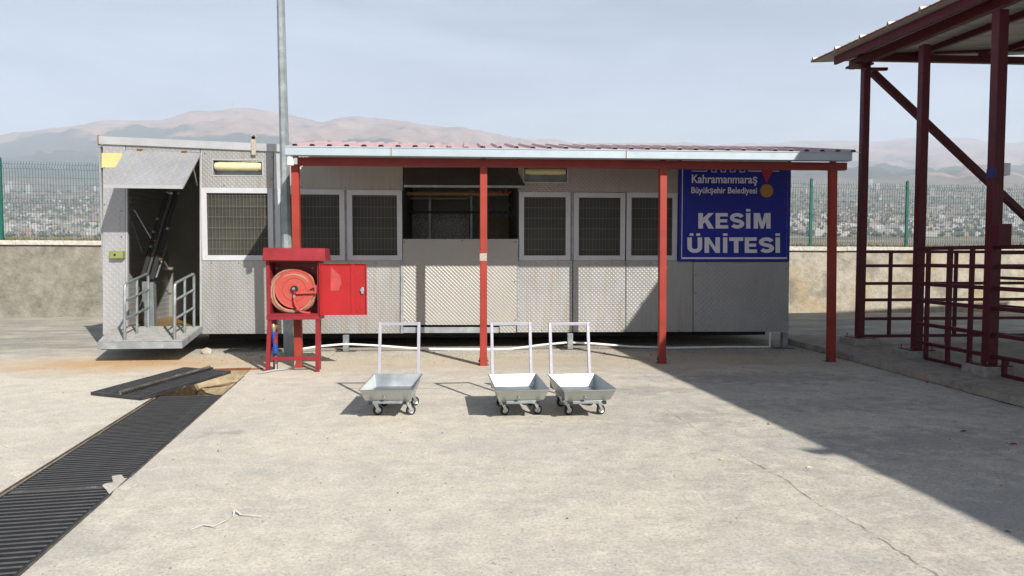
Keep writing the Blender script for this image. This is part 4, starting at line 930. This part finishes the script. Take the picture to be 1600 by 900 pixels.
# ------------------------------------------------------------------ boundary wall and fence
WY = 18.0
def cop(x): return 1.93 - .0065 * (x + 10)
mb = MB(); X0, X1 = -40, 44; seg = 60; vs = []; fs = []
for i in range(seg + 1):
    x = X0 + (X1 - X0) * i / seg; z = cop(x) - .12
    vs += [(x, WY, -.05), (x, WY, z), (x, WY + .25, z), (x, WY + .25, -.05)]
    if i: a = (i - 1) * 4; b = i * 4; fs += [(a, b, b + 1, a + 1), (a + 1, b + 1, b + 2, a + 2), (a + 2, b + 2, b + 3, a + 3)]
wall = empty('boundary_wall', (0, WY, 0), 'stained rendered concrete wall with pale coping behind the cabin', 'wall')
mb.add(vs, fs); mb.build('render_face', M['wall'], wall)
x = X0
while x < X1:
    L_ = 2.4; a = x + .004; b = x + L_ - .004; dz_ = random.uniform(-.012, .012)
    MB().hexa([(a, WY - .06, cop(a) - .118 + dz_), (b, WY - .06, cop(b) - .118 + dz_), (b, WY + .3, cop(b) - .118 + dz_), (a, WY + .3, cop(a) - .118 + dz_), (a, WY - .06, cop(a) + dz_), (b, WY - .06, cop(b) + dz_), (b, WY + .3, cop(b) + dz_), (a, WY + .3, cop(a) + dz_)]).build('coping_slab', M['coping'], wall, .012)
    x += L_
fen = empty('mesh_fence', (0, WY + .1, 1.9), 'green welded wire fence standing on the boundary wall', 'fence')
fx = at(1417, 330, Y=WY + .1).x; sp = at(1417, 330, Y=WY + .1).x - at(1267, 330, Y=WY + .1).x
xl = at(2, 330, Y=WY + .1).x
posts = [fx + sp * k for k in range(-9, 5)]
nl = 9; sh = (posts[0] - xl)
posts = [xl - 2 * sp, xl - sp, xl] + [p for p in posts if p > xl + sp * 1.5]
posts.insert(3, xl + sp) 
def ftop(x): return 3.93 - .0175 * (x + 11)
FYf = WY + .1
for x in posts:
    z0_ = cop(x) - .02; z1_ = ftop(x) + .06; mb = MB(); mb.box(x - .035, x + .035, FYf - .03, FYf + .03, z0_, z1_)
    if True: mb.disc((x, FYf, z1_ + .015), (0, 0, 1), .03, .03, 8)
    mb.build('post', M['fence'], fen, .005)
for xa, xb in zip(posts, posts[1:]):
    mb = MB(); nn = int((xb - xa - .1) / .068); hh = lambda x, k: cop(x) + .04 + (ftop(x) - cop(x) - .04) * k
    prof = [(0, 0), (.05, 0), (.075, .035), (.10, 0), (.46, 0), (.49, .04), (.52, 0), (.90, 0), (.93, .045), (.96, 0), (1, 0)]
    for i in range(nn + 1):
        x = xa + .05 + (xb - xa - .1) * i / nn
        for (k0, o0), (k1, o1) in zip(prof, prof[1:]):
            mb.bar((x, FYf - .05 - o0, hh(x, k0)), (x, FYf - .05 - o1, hh(x, k1)), .0062, .0062, (0, 1, 0))
    for k in (.05, .10, .19, .28, .37, .46, .52, .61, .70, .79, .90, .96):
        mb.bar((xa + .04, FYf - .056, hh(xa, k)), (xb - .04, FYf - .056, hh(xb, k)), .006, .006)
    mb.build('wire_panel', M['fence_wire'], fen, kind='stuff')
# grassy bank behind the wall
mb = MB(); vs = []; fs = []; nx = 120; ys = [WY + .25, 18.9, 20, 24, 40, 60]
for i in range(nx + 1):
    x = -44 + 90 * i / nx
    for j, y in enumerate(ys): vs.append((x, y, cop(x) - .02 + (.06 + .06 * noise.noise(Vector((x * .4, y * .3, 0))) if 0 < j < 5 else (0 if j == 0 else -6))))
m = len(ys)
for i in range(nx):
    for j in range(m - 1): fs.append((i * m + j, (i + 1) * m + j, (i + 1) * m + j + 1, i * m + j + 1))
mb.add(vs, fs); o = mb.build('bank', M['grass']); tag(o, 'dry grassy bank level with the top of the boundary wall', kind='structure')
mb = MB()
for i in range(9000):
    x = random.uniform(-18, 22)
    if -7 < x < 6.5: continue
    y = random.uniform(18.4, 20.5); z = cop(x) + .0; h_ = random.uniform(.05, .2) * (1.5 if noise.noise(Vector((x * .6, 3, 0))) > .2 else .8); a = random.uniform(0, 3.14); dx, dy = math.cos(a) * .012, math.sin(a) * .012; lx = random.uniform(-.06, .06)
    mb.add([(x - dx, y - dy, z), (x + dx, y + dy, z), (x + lx, y, z + h_)], [(0, 1, 2)])
o = mb.build('grass', M['grass']); tag(o, 'dry yellow green grass growing along the top of the wall', kind='stuff')

# ------------------------------------------------------------------ shed on the right
PX = 6.38; PYS = [10.75, 9.29, 7.83]; e1 = at(1267, 95, Y=11.18); e2 = at(1471, 0, Y=8.27)
ed = (e2 - e1); ed = Vector((ed.x / abs(ed.y), -1, ed.z / abs(ed.y)))
def eave(y): return e1 + ed * (e1.y - y)
shed = empty('cattle_shed', (PX, 9.3, .1), 'open sided dark maroon steel shed with a ribbed roof and posts on concrete pads', 'shed')
# paving platform and kerb
kx = 5.72
mb = MB(); mb.add([(kx + .28, -12, .115), (30, -12, .115), (30, 11.7, .115), (kx + .28, 11.7, .115)], [(0, 1, 2, 3)])
mb.add([(kx + .28, 11.7, .115), (30, 11.7, .115), (30, 11.9, -.01), (kx + .28, 11.9, -.01)], [(0, 1, 2, 3)]); o = mb.build('shed_floor', M['platform']); tag(o, 'raised dusty concrete floor of the shed', kind='structure')
y = -12.0; 
mb = MB(); vs = []; fs = []; nk = 120
for i in range(nk + 1):
    yy = -12 + 23.9 * i / nk; j = noise.noise(Vector((yy * 1.1, 0, 0))) * .05 + noise.noise(Vector((yy * 5, 4, 0))) * .018; zz = .085 + noise.noise(Vector((yy * 2, 9, 0))) * .015
    vs += [(kx + j - .02, yy, -.01), (kx + j, yy, zz), (kx + .12 + j * .5, yy, .098), (kx + .285, yy, .1165)]
    if i: a = (i - 1) * 4; b = i * 4; fs += [(a, a + 1, b + 1, b), (a + 1, a + 2, b + 2, b + 1), (a + 2, a + 3, b + 3, b + 2)]
mb.add(vs, fs); o = mb.build('kerb', M['platform']); tag(o, 'low broken concrete kerb along the shed', kind='structure')
mb = MB(); vs = []; fs = []  # dark brown ribbon of uneven width, drawn as the gap at the kerb foot
for i in range(241):
    yy = -12 + 23.9 * i / 240; j = noise.noise(Vector((yy * 1.1, 0, 0))) * .05 + noise.noise(Vector((yy * 5, 4, 0))) * .018; wd = .03 + .05 * abs(noise.noise(Vector((yy * 2.3, 7, 0)))) + .02 * noise.noise(Vector((yy * 9, 2, 0)))
    vs += [(kx + j - wd, yy, .003), (kx + j, yy, .004)]
    if i: fs.append((2 * i - 2, 2 * i - 1, 2 * i + 1, 2 * i))
mb.add(vs, fs); o = mb.build('kerb_gap', paint('kerb_gap_brown', (.07, .055, .035), .95, (.16, .13, .09), .52, .4, 20)); tag(o, 'dark irregular gap line along the foot of the shed kerb', kind='structure')
ally = PYS + [PYS[-1] - 1.46 * k for k in range(1, 10)]
for i, yy in enumerate(ally):
    hw = .056 if i < 2 else .062; xx = at([1343, 1432, 1545.5][i], [520, 540, 570][i], Y=yy).x if i < 3 else PX + .02 * (i - 2); pz = [.235, .235, .25][min(i, 2)]
    top = [4.60, 4.50, 4.46][min(i, 2)] - (.01 * (i - 2) if i > 2 else 0)
    pd = MB(); s = .22 if i < 2 else .2; zz0 = .08 if i < 2 else .02
    pd.hexa([(xx - s - .02, yy - s, zz0), (xx + s + .02, yy - s - .02, zz0), (xx + s, yy + s, zz0), (xx - s, yy + s + .02, zz0), (xx - s, yy - s, pz - .02), (xx + s, yy - s, pz - .02), (xx + s, yy + s, pz - .02), (xx - s, yy + s, pz - .02)])
    pd.build('footing', M['concrete'], shed, .015)
    po = MB().box(xx - hw, xx + hw, yy - hw, yy + hw, pz - .012, top).build('post', M['maroon'], shed, .008)
    MB().box(xx - .17, xx + .17, yy - .17, yy + .17, pz - .021, pz - .008).build('base_plate', M['maroon'], po)
    mb = MB()
    for sx in (-1, 1):
        for sy in (-1, 1): mb.disc((xx + sx * .135, yy + sy * .135, pz + .02), (0, 0, 1), .008, .05, 8)
    mb.build('anchor_bolts', M['rust'], po)
# post top beam, eave purlin
tb = lambda y: 4.60 + (y - 10.75) * .045 if y > 7.8 else 4.468
a = Vector((PX, 11.0, 4.69)); b = Vector((PX, 7.7, 4.56)); c = Vector((PX + .25, -6, 4.42))
MB().bar(a, b, .10, .14).build('wall_beam', M['maroon'], shed, .006); MB().bar(b, c, .10, .14).build('wall_beam', M['maroon'], shed, .006)
rise = .055
def roofpt(y, dx, dzz=0): p = eave(y); return Vector((p.x + dx, p.y, p.z + rise * dx + dzz))
ylast = -7.0
MB().bar(roofpt(10.75, .16, -.115), roofpt(ylast, .16, -.115), .05, .13).build('eave_purlin', M['maroon'], shed, .004)
for dx in (1.5, 2.9, 4.3, 5.7): MB().bar(roofpt(11.0, dx, -.07), roofpt(ylast, dx, -.07), .06, .1).build('purlin', M['maroon'], shed)
# roof sheets with ribs, each one sheet
y = e1.y; wS = 1.0
while y > ylast:
    mb = MB(); pf = [(0, 0), (.04, 0), (.065, .045), (.095, .045), (.12, 0), (.36, 0), (.37, .008), (.39, .008), (.40, 0), (.66, 0), (.67, .008), (.69, .008), (.70, 0), (.995, 0)]
    vs = []; fs = []; L_ = 13.5
    for (o_, z_) in pf:
        for dx in (0, L_):
            p = roofpt(y - o_ * wS * .62, dx, z_); vs += [p, p - Vector((0, 0, .03 if z_ < .02 else .012))]
    for k in range(len(pf) - 1):
        a = k * 4; b = a + 4; fs += [(a, a + 2, b + 2, b), (a + 1, b + 1, b + 3, a + 3), (a, b, b + 1, a + 1), (a + 2, a + 3, b + 3, b + 2)]
    fs += [(0, 1, 3, 2)]
    mb.add(vs, fs); sh_ = mb.build('roof_sheet', M['roof_under'], shed)
    for rib in (0, 1):
      mb = MB()
      for (o_, z_), (o2, z2) in zip(pf, pf[1:]):
        if (max(z_, z2) > .02) != bool(rib): continue
        p, q = roofpt(y - o_ * .62, -.003, z_), roofpt(y - o2 * .62, -.003, z2); mb.add([p, q, q - Vector((0, 0, .032 if z2 < .02 else .03)), p - Vector((0, 0, .032 if z_ < .02 else .03))], [(0, 1, 2, 3)])
      mb.build('rusty_edge', M['rib_rust'] if rib else M['rust'], sh_)
    y -= .62
# closing flashing strip and trusses
for i, yy in enumerate(ally[::2] + [ylast + .3]):
    p0 = roofpt(yy, .3, -.22); p1 = roofpt(yy, 9, -.2)
    if i == 0:
        MB().bar((PX - .12, yy, 4.80), (PX + 8, yy, 5.2), .07, .09).build('top_chord', M['maroon'], shed, .003)
        zc = at(1500, 93, Y=yy).z
        MB().bar((PX + .08, yy, zc), (PX + 8, yy, zc), .09, .11).build('bottom_chord', M['maroon'], shed, .004)
        xs_ = at(1536, 90, Y=yy).x; MB().bar((xs_, yy, zc), (xs_, yy, 4.80 + .05 * (xs_ - PX)), .1, .1).build('strut', M['maroon'], shed, .003)
        xe = at(1600, 60, Y=yy); MB().bar(at(1556, 80, Y=yy), at(1680, 26, Y=yy), .08, .08).build('truss_diagonal', M['maroon'], shed, .003)
        MB().bar(at(1362, 112, Y=yy + .06), at(1680, 412, Y=yy + .06), .10, .10).build('wind_brace', M['maroon'], shed, .004)
    else:
        MB().bar((PX, yy, 4.70), (PX + 8, yy, 5.15), .07, .09).build('top_chord', M['maroon'], shed, .003)
MB().box(PX - .16, PX + .14, 10.60, 10.90, 4.60, 4.63).build('gusset', M['maroon'], shed)
MB().bar(at(1352, 108, Y=10.6), at(1386, 108, Y=10.6), .05, .045).build('bracket', M['maroon'], shed)
MB().bar(at(1352, 84, Y=10.7), at(1364, 84, Y=10.7), .1, .2).build('bracket', M['maroon'], shed)
# far posts on the other side so that the roof stands
for yy in ally[::2]:
    MB().box(PX + 11.9, PX + 12.06, yy - .08, yy + .08, .09, roofpt(yy, 12).z - .15).build('post', M['maroon'], shed)
# pipe railings
hs = [1.655, 1.42, 1.16, .92, .60, .34]
def rail_run(lab, P0, P1, heights, ups, bottom=None):
    r = empty('pipe_railing', P0, lab, 'railing', 'maroon pipe railings of the shed'); w_ = .05
    for h_ in heights: MB().bar(P0 + Vector((0, 0, h_)), P1 + Vector((0, 0, h_)), w_, w_).build('rail', M['maroon'], r, .008)
    for (k, z0_, z1_) in ups:
        p = P0.lerp(P1, k); MB().box(p.x - .024, p.x + .024, p.y - .024, p.y + .024, z0_, z1_).build('upright', M['maroon'], r, .006)
    if bottom:
        k0, k1, zz = bottom; MB().bar(P0.lerp(P1, k0) + Vector((0, 0, zz)), P0.lerp(P1, k1) + Vector((0, 0, zz)), w_, w_).build('rail', M['maroon'], r, .008)
    return r
V3 = Vector
rail_run('far maroon railing facing the yard, between the first post and the right edge', V3((PX + .08, 10.75, 0)), V3((PX + 7.5, 10.75, 0)), [1.62, 1.39, 1.10, .83, .52, .235], [(.070, .21, 1.645), (.205, .09, 1.6), (.222, .25, 1.6), (.45, .1, 1.62), (.7, .1, 1.62), (1, .1, 1.62)])
rail_run('maroon railing between the second and third shed posts', V3((PX, 9.21, 0)), V3((PX, 7.92, 0)), hs, [(.17, .12, 1.655), (.50, .11, 1.655), (.80, .11, 1.655)], (.17, .93, .135))
rail_run('nearest maroon railing at the right edge of the picture', V3((PX, 7.74, 0)), V3((PX, 6.46, 0)), hs, [(.10, .12, .34), (.42, .12, 1.655), (.8, .12, 1.655)], (.10, 1, .135))
rail_run('inner maroon railing running back under the shed roof', V3((PX + 2.2, 10.7, 0)), V3((PX + 2.2, 6, 0)), [1.6, 1.2, .75, .3], [(.3, .1, 1.6), (.6, .1, 1.6), (.99, .1, 1.6)])
# things on the third post
p = at(1560, 368, Y=7.83 - .02); o = MB().box(at(1549, 368, Y=7.74).x, at(1581, 368, Y=7.62).x, 7.83 - .21, 7.83 - .064, at(1560, 385, Y=7.7).z, at(1560, 350, Y=7.7).z).build('control_box', M['maroon'], None, .006); tag(o, 'dark maroon steel box mounted on the third shed post', 'box')
z1_, z0_ = at(1570, 255, Y=7.83).z, at(1570, 274, Y=7.83).z; xa = at(1564, 264, Y=7.83).x
o = MB().box(xa + .005, xa + .10, 7.80, 7.88, z0_, z1_).build('junction_box', M['sign_white'], None, .006); tag(o, 'small light grey box on the right side of the third shed post', 'box')
mb = MB(); zb1, zb0 = at(1546, 262, Y=7.74).z, at(1546, 276, Y=7.74).z
h_ = .0645; PQ = at(1545.5, 570, Y=7.83).x
for q in ((PQ - h_, PQ - h_ + .03, 7.83 - h_, 7.83 - h_ + .003), (PQ - h_, PQ - h_ + .003, 7.83 - h_ + .003, 7.83 + h_)): mb.box(q[0], q[1], q[2], q[3], zb0, zb1)
o = mb.build('blue_label', paint('label_blue', (.015, .025, .14), .5, (.1, .1, .2), .6, .2, 20)); tag(o, 'blue label wrapped round the third shed post', 'label')

# ------------------------------------------------------------------ hills, plain, town, haze
sky_pts = [(-900, 235), (-400, 226), (-100, 219), (0, 215), (50, 207), (100, 203), (150, 195), (200, 189), (225, 186), (260, 188), (300, 178), (340, 174), (372, 172), (405, 174), (440, 178), (480, 184), (505, 190), (530, 186), (560, 185), (600, 187), (640, 192), (680, 200), (720, 201), (760, 209), (800, 214), (840, 221), (870, 219), (900, 225), (960, 226), (1040, 224), (1130, 227), (1200, 226), (1240, 223), (1300, 222), (1360, 225), (1400, 220), (1430, 217), (1460, 218), (1500, 218), (1550, 224), (1600, 223), (1700, 218), (1900, 228), (2500, 235)]
def skyl(px):
    for (a, b), (c, d) in zip(sky_pts, sky_pts[1:]):
        if a <= px <= c: return b + (d - b) * (px - a) / (c - a)
    return 235
def ridge_d(px): return 11000 + 4500 * min(max((px - 720) / 250, 0), 1)
def terr(px, d):
    S_ = skyl(px); rd = ridge_d(px); z_of = lambda y, dd: H + (HOR - y) / F * dd
    kn = [(30, -4.5), (120, -6), (400, -8), (1300, z_of(373, 1300)), (2200, z_of(342, 2200)), (3600, z_of(306, 3600)), (5200, z_of(284, 5200)), (rd * .62, z_of(268, rd * .62)), (rd, z_of(S_, rd)), (rd * 1.35, z_of(S_, rd) * .7)]
    for (a, b), (c, e) in zip(kn, kn[1:]):
        if d <= c:
            t = (d - a) / (c - a); z = b + (e - b) * t
            x, y = (px - 800) / F * d, d
            if d > 3000:
                k = min(1, (d - 3000) / 3000); q = Vector((x / 1300, y / 1900, 0)); rg = 1 - abs(noise.noise(q)) * 2 + (.5 - abs(noise.noise(q * 2.7 + Vector((3, 1, 0)))) * 1.2) * .6; amp = 150 * k * (1 - .75 * max(0, 1 - abs(d - rd) / (rd * .14)))
                z += (rg - .6) * amp + noise.noise(q * 4.3) * amp * .35 + noise.noise(q * 11) * amp * .22 + noise.noise(q * 23) * amp * .1
            elif d > 500: z += noise.noise(Vector((x / 500, y / 500, 3))) * 6 * min(1, (d - 500) / 800)
            return z
    return kn[-1][1]
ds = [30, 60, 120, 250, 400, 600, 800, 1000, 1300, 1600, 1900, 2200, 2600, 3000, 3400, 3800, 4300, 4800, 5200]
dd = 5400
pxs = [-900 + 8 * k for k in range(425)]
nfar = 90
mb = MB(); vs = []; fs = []; cols = []
for px in pxs:
    rd = ridge_d(px); D_ = ds + [5200 + (rd * 1.3 - 5200) * (j + 1) / nfar for j in range(nfar)]
    for d in D_: vs.append(camxy((px - 800) / F * d, d, terr(px, d)))
m = len(ds) + nfar
for i in range(len(pxs) - 1):
    for j in range(m - 1): fs.append((i * m + j, (i + 1) * m + j, (i + 1) * m + j + 1, i * m + j + 1))
mb.v = vs; mb.f = fs; mb.sm = [True] * len(fs)
o = mb.build('hills', M['hills'], angle=80); tag(o, 'hazy mountain range and sloping valley floor beyond the fence', kind='structure')
mb = MB(); mb.add([(-300, -400, -9), (300, -400, -9), (300, 400, -9), (-300, 400, -9)], [(0, 1, 2, 3)])
o = mb.build('plain', M['hills']); tag(o, 'low ground around the yard', kind='structure')
# town blocks in the gaps left and right of the cabin
def tpos(px, y):
    lo, hi = 900, 6000
    for _ in range(28):
        md = (lo + hi) / 2; yy = HOR - (terr(px, md) - H) / md * F
        if yy > y: lo = md
        else: hi = md
    return lo
cnt = 0
shapes = {}
def block_mesh(kind, mi):
    key = (kind, mi)
    if key in shapes: return shapes[key]
    mb = MB()
    if kind == 0: mb.box(-7, 7, -6, 6, -6, 9); mb.box(-3, 2, -2, 3, 9, 11.5)
    elif kind == 1:
        mb.box(-8, 8, -5, 5, -6, 6); mb.add([(-8.4, -5.4, 6), (8.4, -5.4, 6), (8.4, 5.4, 6), (-8.4, 5.4, 6), (-5, 0, 9), (5, 0, 9)], [(0, 1, 5, 4), (1, 2, 5), (2, 3, 4, 5), (3, 0, 4)])
    elif kind == 2: mb.box(-9, 9, -7, 7, -6, 38); mb.box(-4, 4, -3, 3, 38, 42); mb.box(-9.6, -6, -7.6, -4, -6, 36)
    else: mb.box(-22, 22, -10, 10, -6, 7); mb.box(-22, -2, -10, 10, 7, 8.5)
    xs = mb; c = Vector((0, 0, 0)); me = bpy.data.meshes.new('distant_building'); me.from_pydata(mb.v, [], mb.f); me.materials.append(M['bld%d' % mi]); shapes[key] = me; return me
rs = random.Random(3)
def town(px, y, kind, mi, big=1.0):
    d = tpos(px, y); z = terr(px, d); s = big * (.6 + .5 * rs.random())
    return camxy((px - 800) / F * d, d, z), s * max(.9, d / 3300)
def town_pick(left=None):
    px = rs.uniform(-60, 170) if (rs.random() < .42) else rs.uniform(1225, 1640)
    return px
lab = 'hazy pale building in the distant town beyond the fence'
for i in range(290):
    px = town_pick(); y = rs.choice([rs.uniform(300, 368), rs.uniform(330, 369), rs.uniform(345, 369)])
    kind = rs.choices([0, 1, 3], [5, 4, 1.2])[0]
    if y < 308 and rs.random() < .6: kind = 2
    mi = rs.choice([0, 0, 1, 2, 3, 3, 4, 5]); p, s = town(px, y, kind, mi); s *= 1.35 if y > 340 else 1.1
    o = bpy.data.objects.new('distant_building', block_mesh(kind, mi)); col.objects.link(o); o.location = p; o.rotation_euler.z = rs.uniform(-.5, .5); o.scale = (s, s, s * rs.uniform(.8, 1.2))
    tag(o, lab, 'building', 'hazy buildings of the distant town')
def block(mb, p, s, kind, a):
    ca, sa = math.cos(a), math.sin(a); w_, d_, h_ = {0: (7, 6, 10), 1: (8, 5, 7), 2: (9, 7, 38), 3: (22, 10, 7)}[kind]; w_ *= s; d_ *= s; h_ *= s
    c = [(-w_, -d_), (w_, -d_), (w_, d_), (-w_, d_)]; c = [(x * ca - y * sa, x * sa + y * ca) for x, y in c]
    mb.hexa([(p.x + x, p.y + y, p.z - 6) for x, y in c] + [(p.x + x, p.y + y, p.z + h_) for x, y in c])
for mi in range(6):
    mb = MB()
    for i in range(170):
        px = rs.uniform(-500, 2100) if rs.random() < .35 else town_pick(); y = rs.choice([rs.uniform(292, 368), rs.uniform(325, 369)])
        kind = rs.choices([0, 1, 3], [5, 4, .8])[0]
        if y < 304 and rs.random() < .35: kind = 2
        p, s = town(px, y, kind, mi); block(mb, p, s * .9, kind, rs.uniform(-.5, .5))
    o = mb.build('distant_town', M['bld%d' % mi]); tag(o, 'mass of hazy houses filling the valley beyond the fence', kind='stuff')
mb = MB()
for i in range(2600):
    px = rs.uniform(-500, 2100) if rs.random() < .3 else town_pick(); y = rs.uniform(290, 371); d = tpos(px, y); p = camxy((px - 800) / F * d, d, terr(px, d)); r_ = rs.uniform(3, 8) * max(1, d / 2600)
    vs = [p + Vector((r_ * rs.uniform(.7, 1.3), 0, r_ * .5)), p + Vector((-r_ * rs.uniform(.7, 1.3), 0, r_ * .5)), p + Vector((0, r_, r_ * .5)), p + Vector((0, -r_, r_ * .5)), p + Vector((0, 0, r_ * rs.uniform(1.2, 1.8))), p + Vector((0, 0, -1))]
    mb.add(vs, [(0, 2, 4), (2, 1, 4), (1, 3, 4), (3, 0, 4), (2, 0, 5), (1, 2, 5), (3, 1, 5), (0, 3, 5)])
o = mb.build('distant_trees', M['tree_far']); tag(o, 'scattered dark trees among the distant houses', kind='stuff')
# mast on the main summit
d = ridge_d(368); p = camxy((368 - 800) / F * d, d, terr(368, d) - 10); mb = MB(); mb.tube([p, p + Vector((0, 0, 150))], [6, 3], 6); o = mb.build('summit_mast', M['galv']); tag(o, 'tiny mast standing on the highest hazy summit', 'mast')
# haze
hm = bpy.data.materials.new('haze_air'); hm.use_nodes = True; nt = hm.node_tree; nt.nodes.remove(nt.nodes['Principled BSDF'])
pv = nt.nodes.new('ShaderNodeVolumePrincipled'); pv.inputs['Color'].default_value = (.80, .885, 1, 1); pv.inputs['Density'].default_value = 8.8e-5; pv.inputs['Anisotropy'].default_value = 0.0
nt.links.new(pv.outputs[0], nt.nodes['Material Output'].inputs['Volume'])
mb = MB(); mb.box(-34000, 34000, -500, 22000, -10, 2800); o = mb.build('haze', hm); tag(o, 'thin pale blue haze over the valley', kind='stuff')
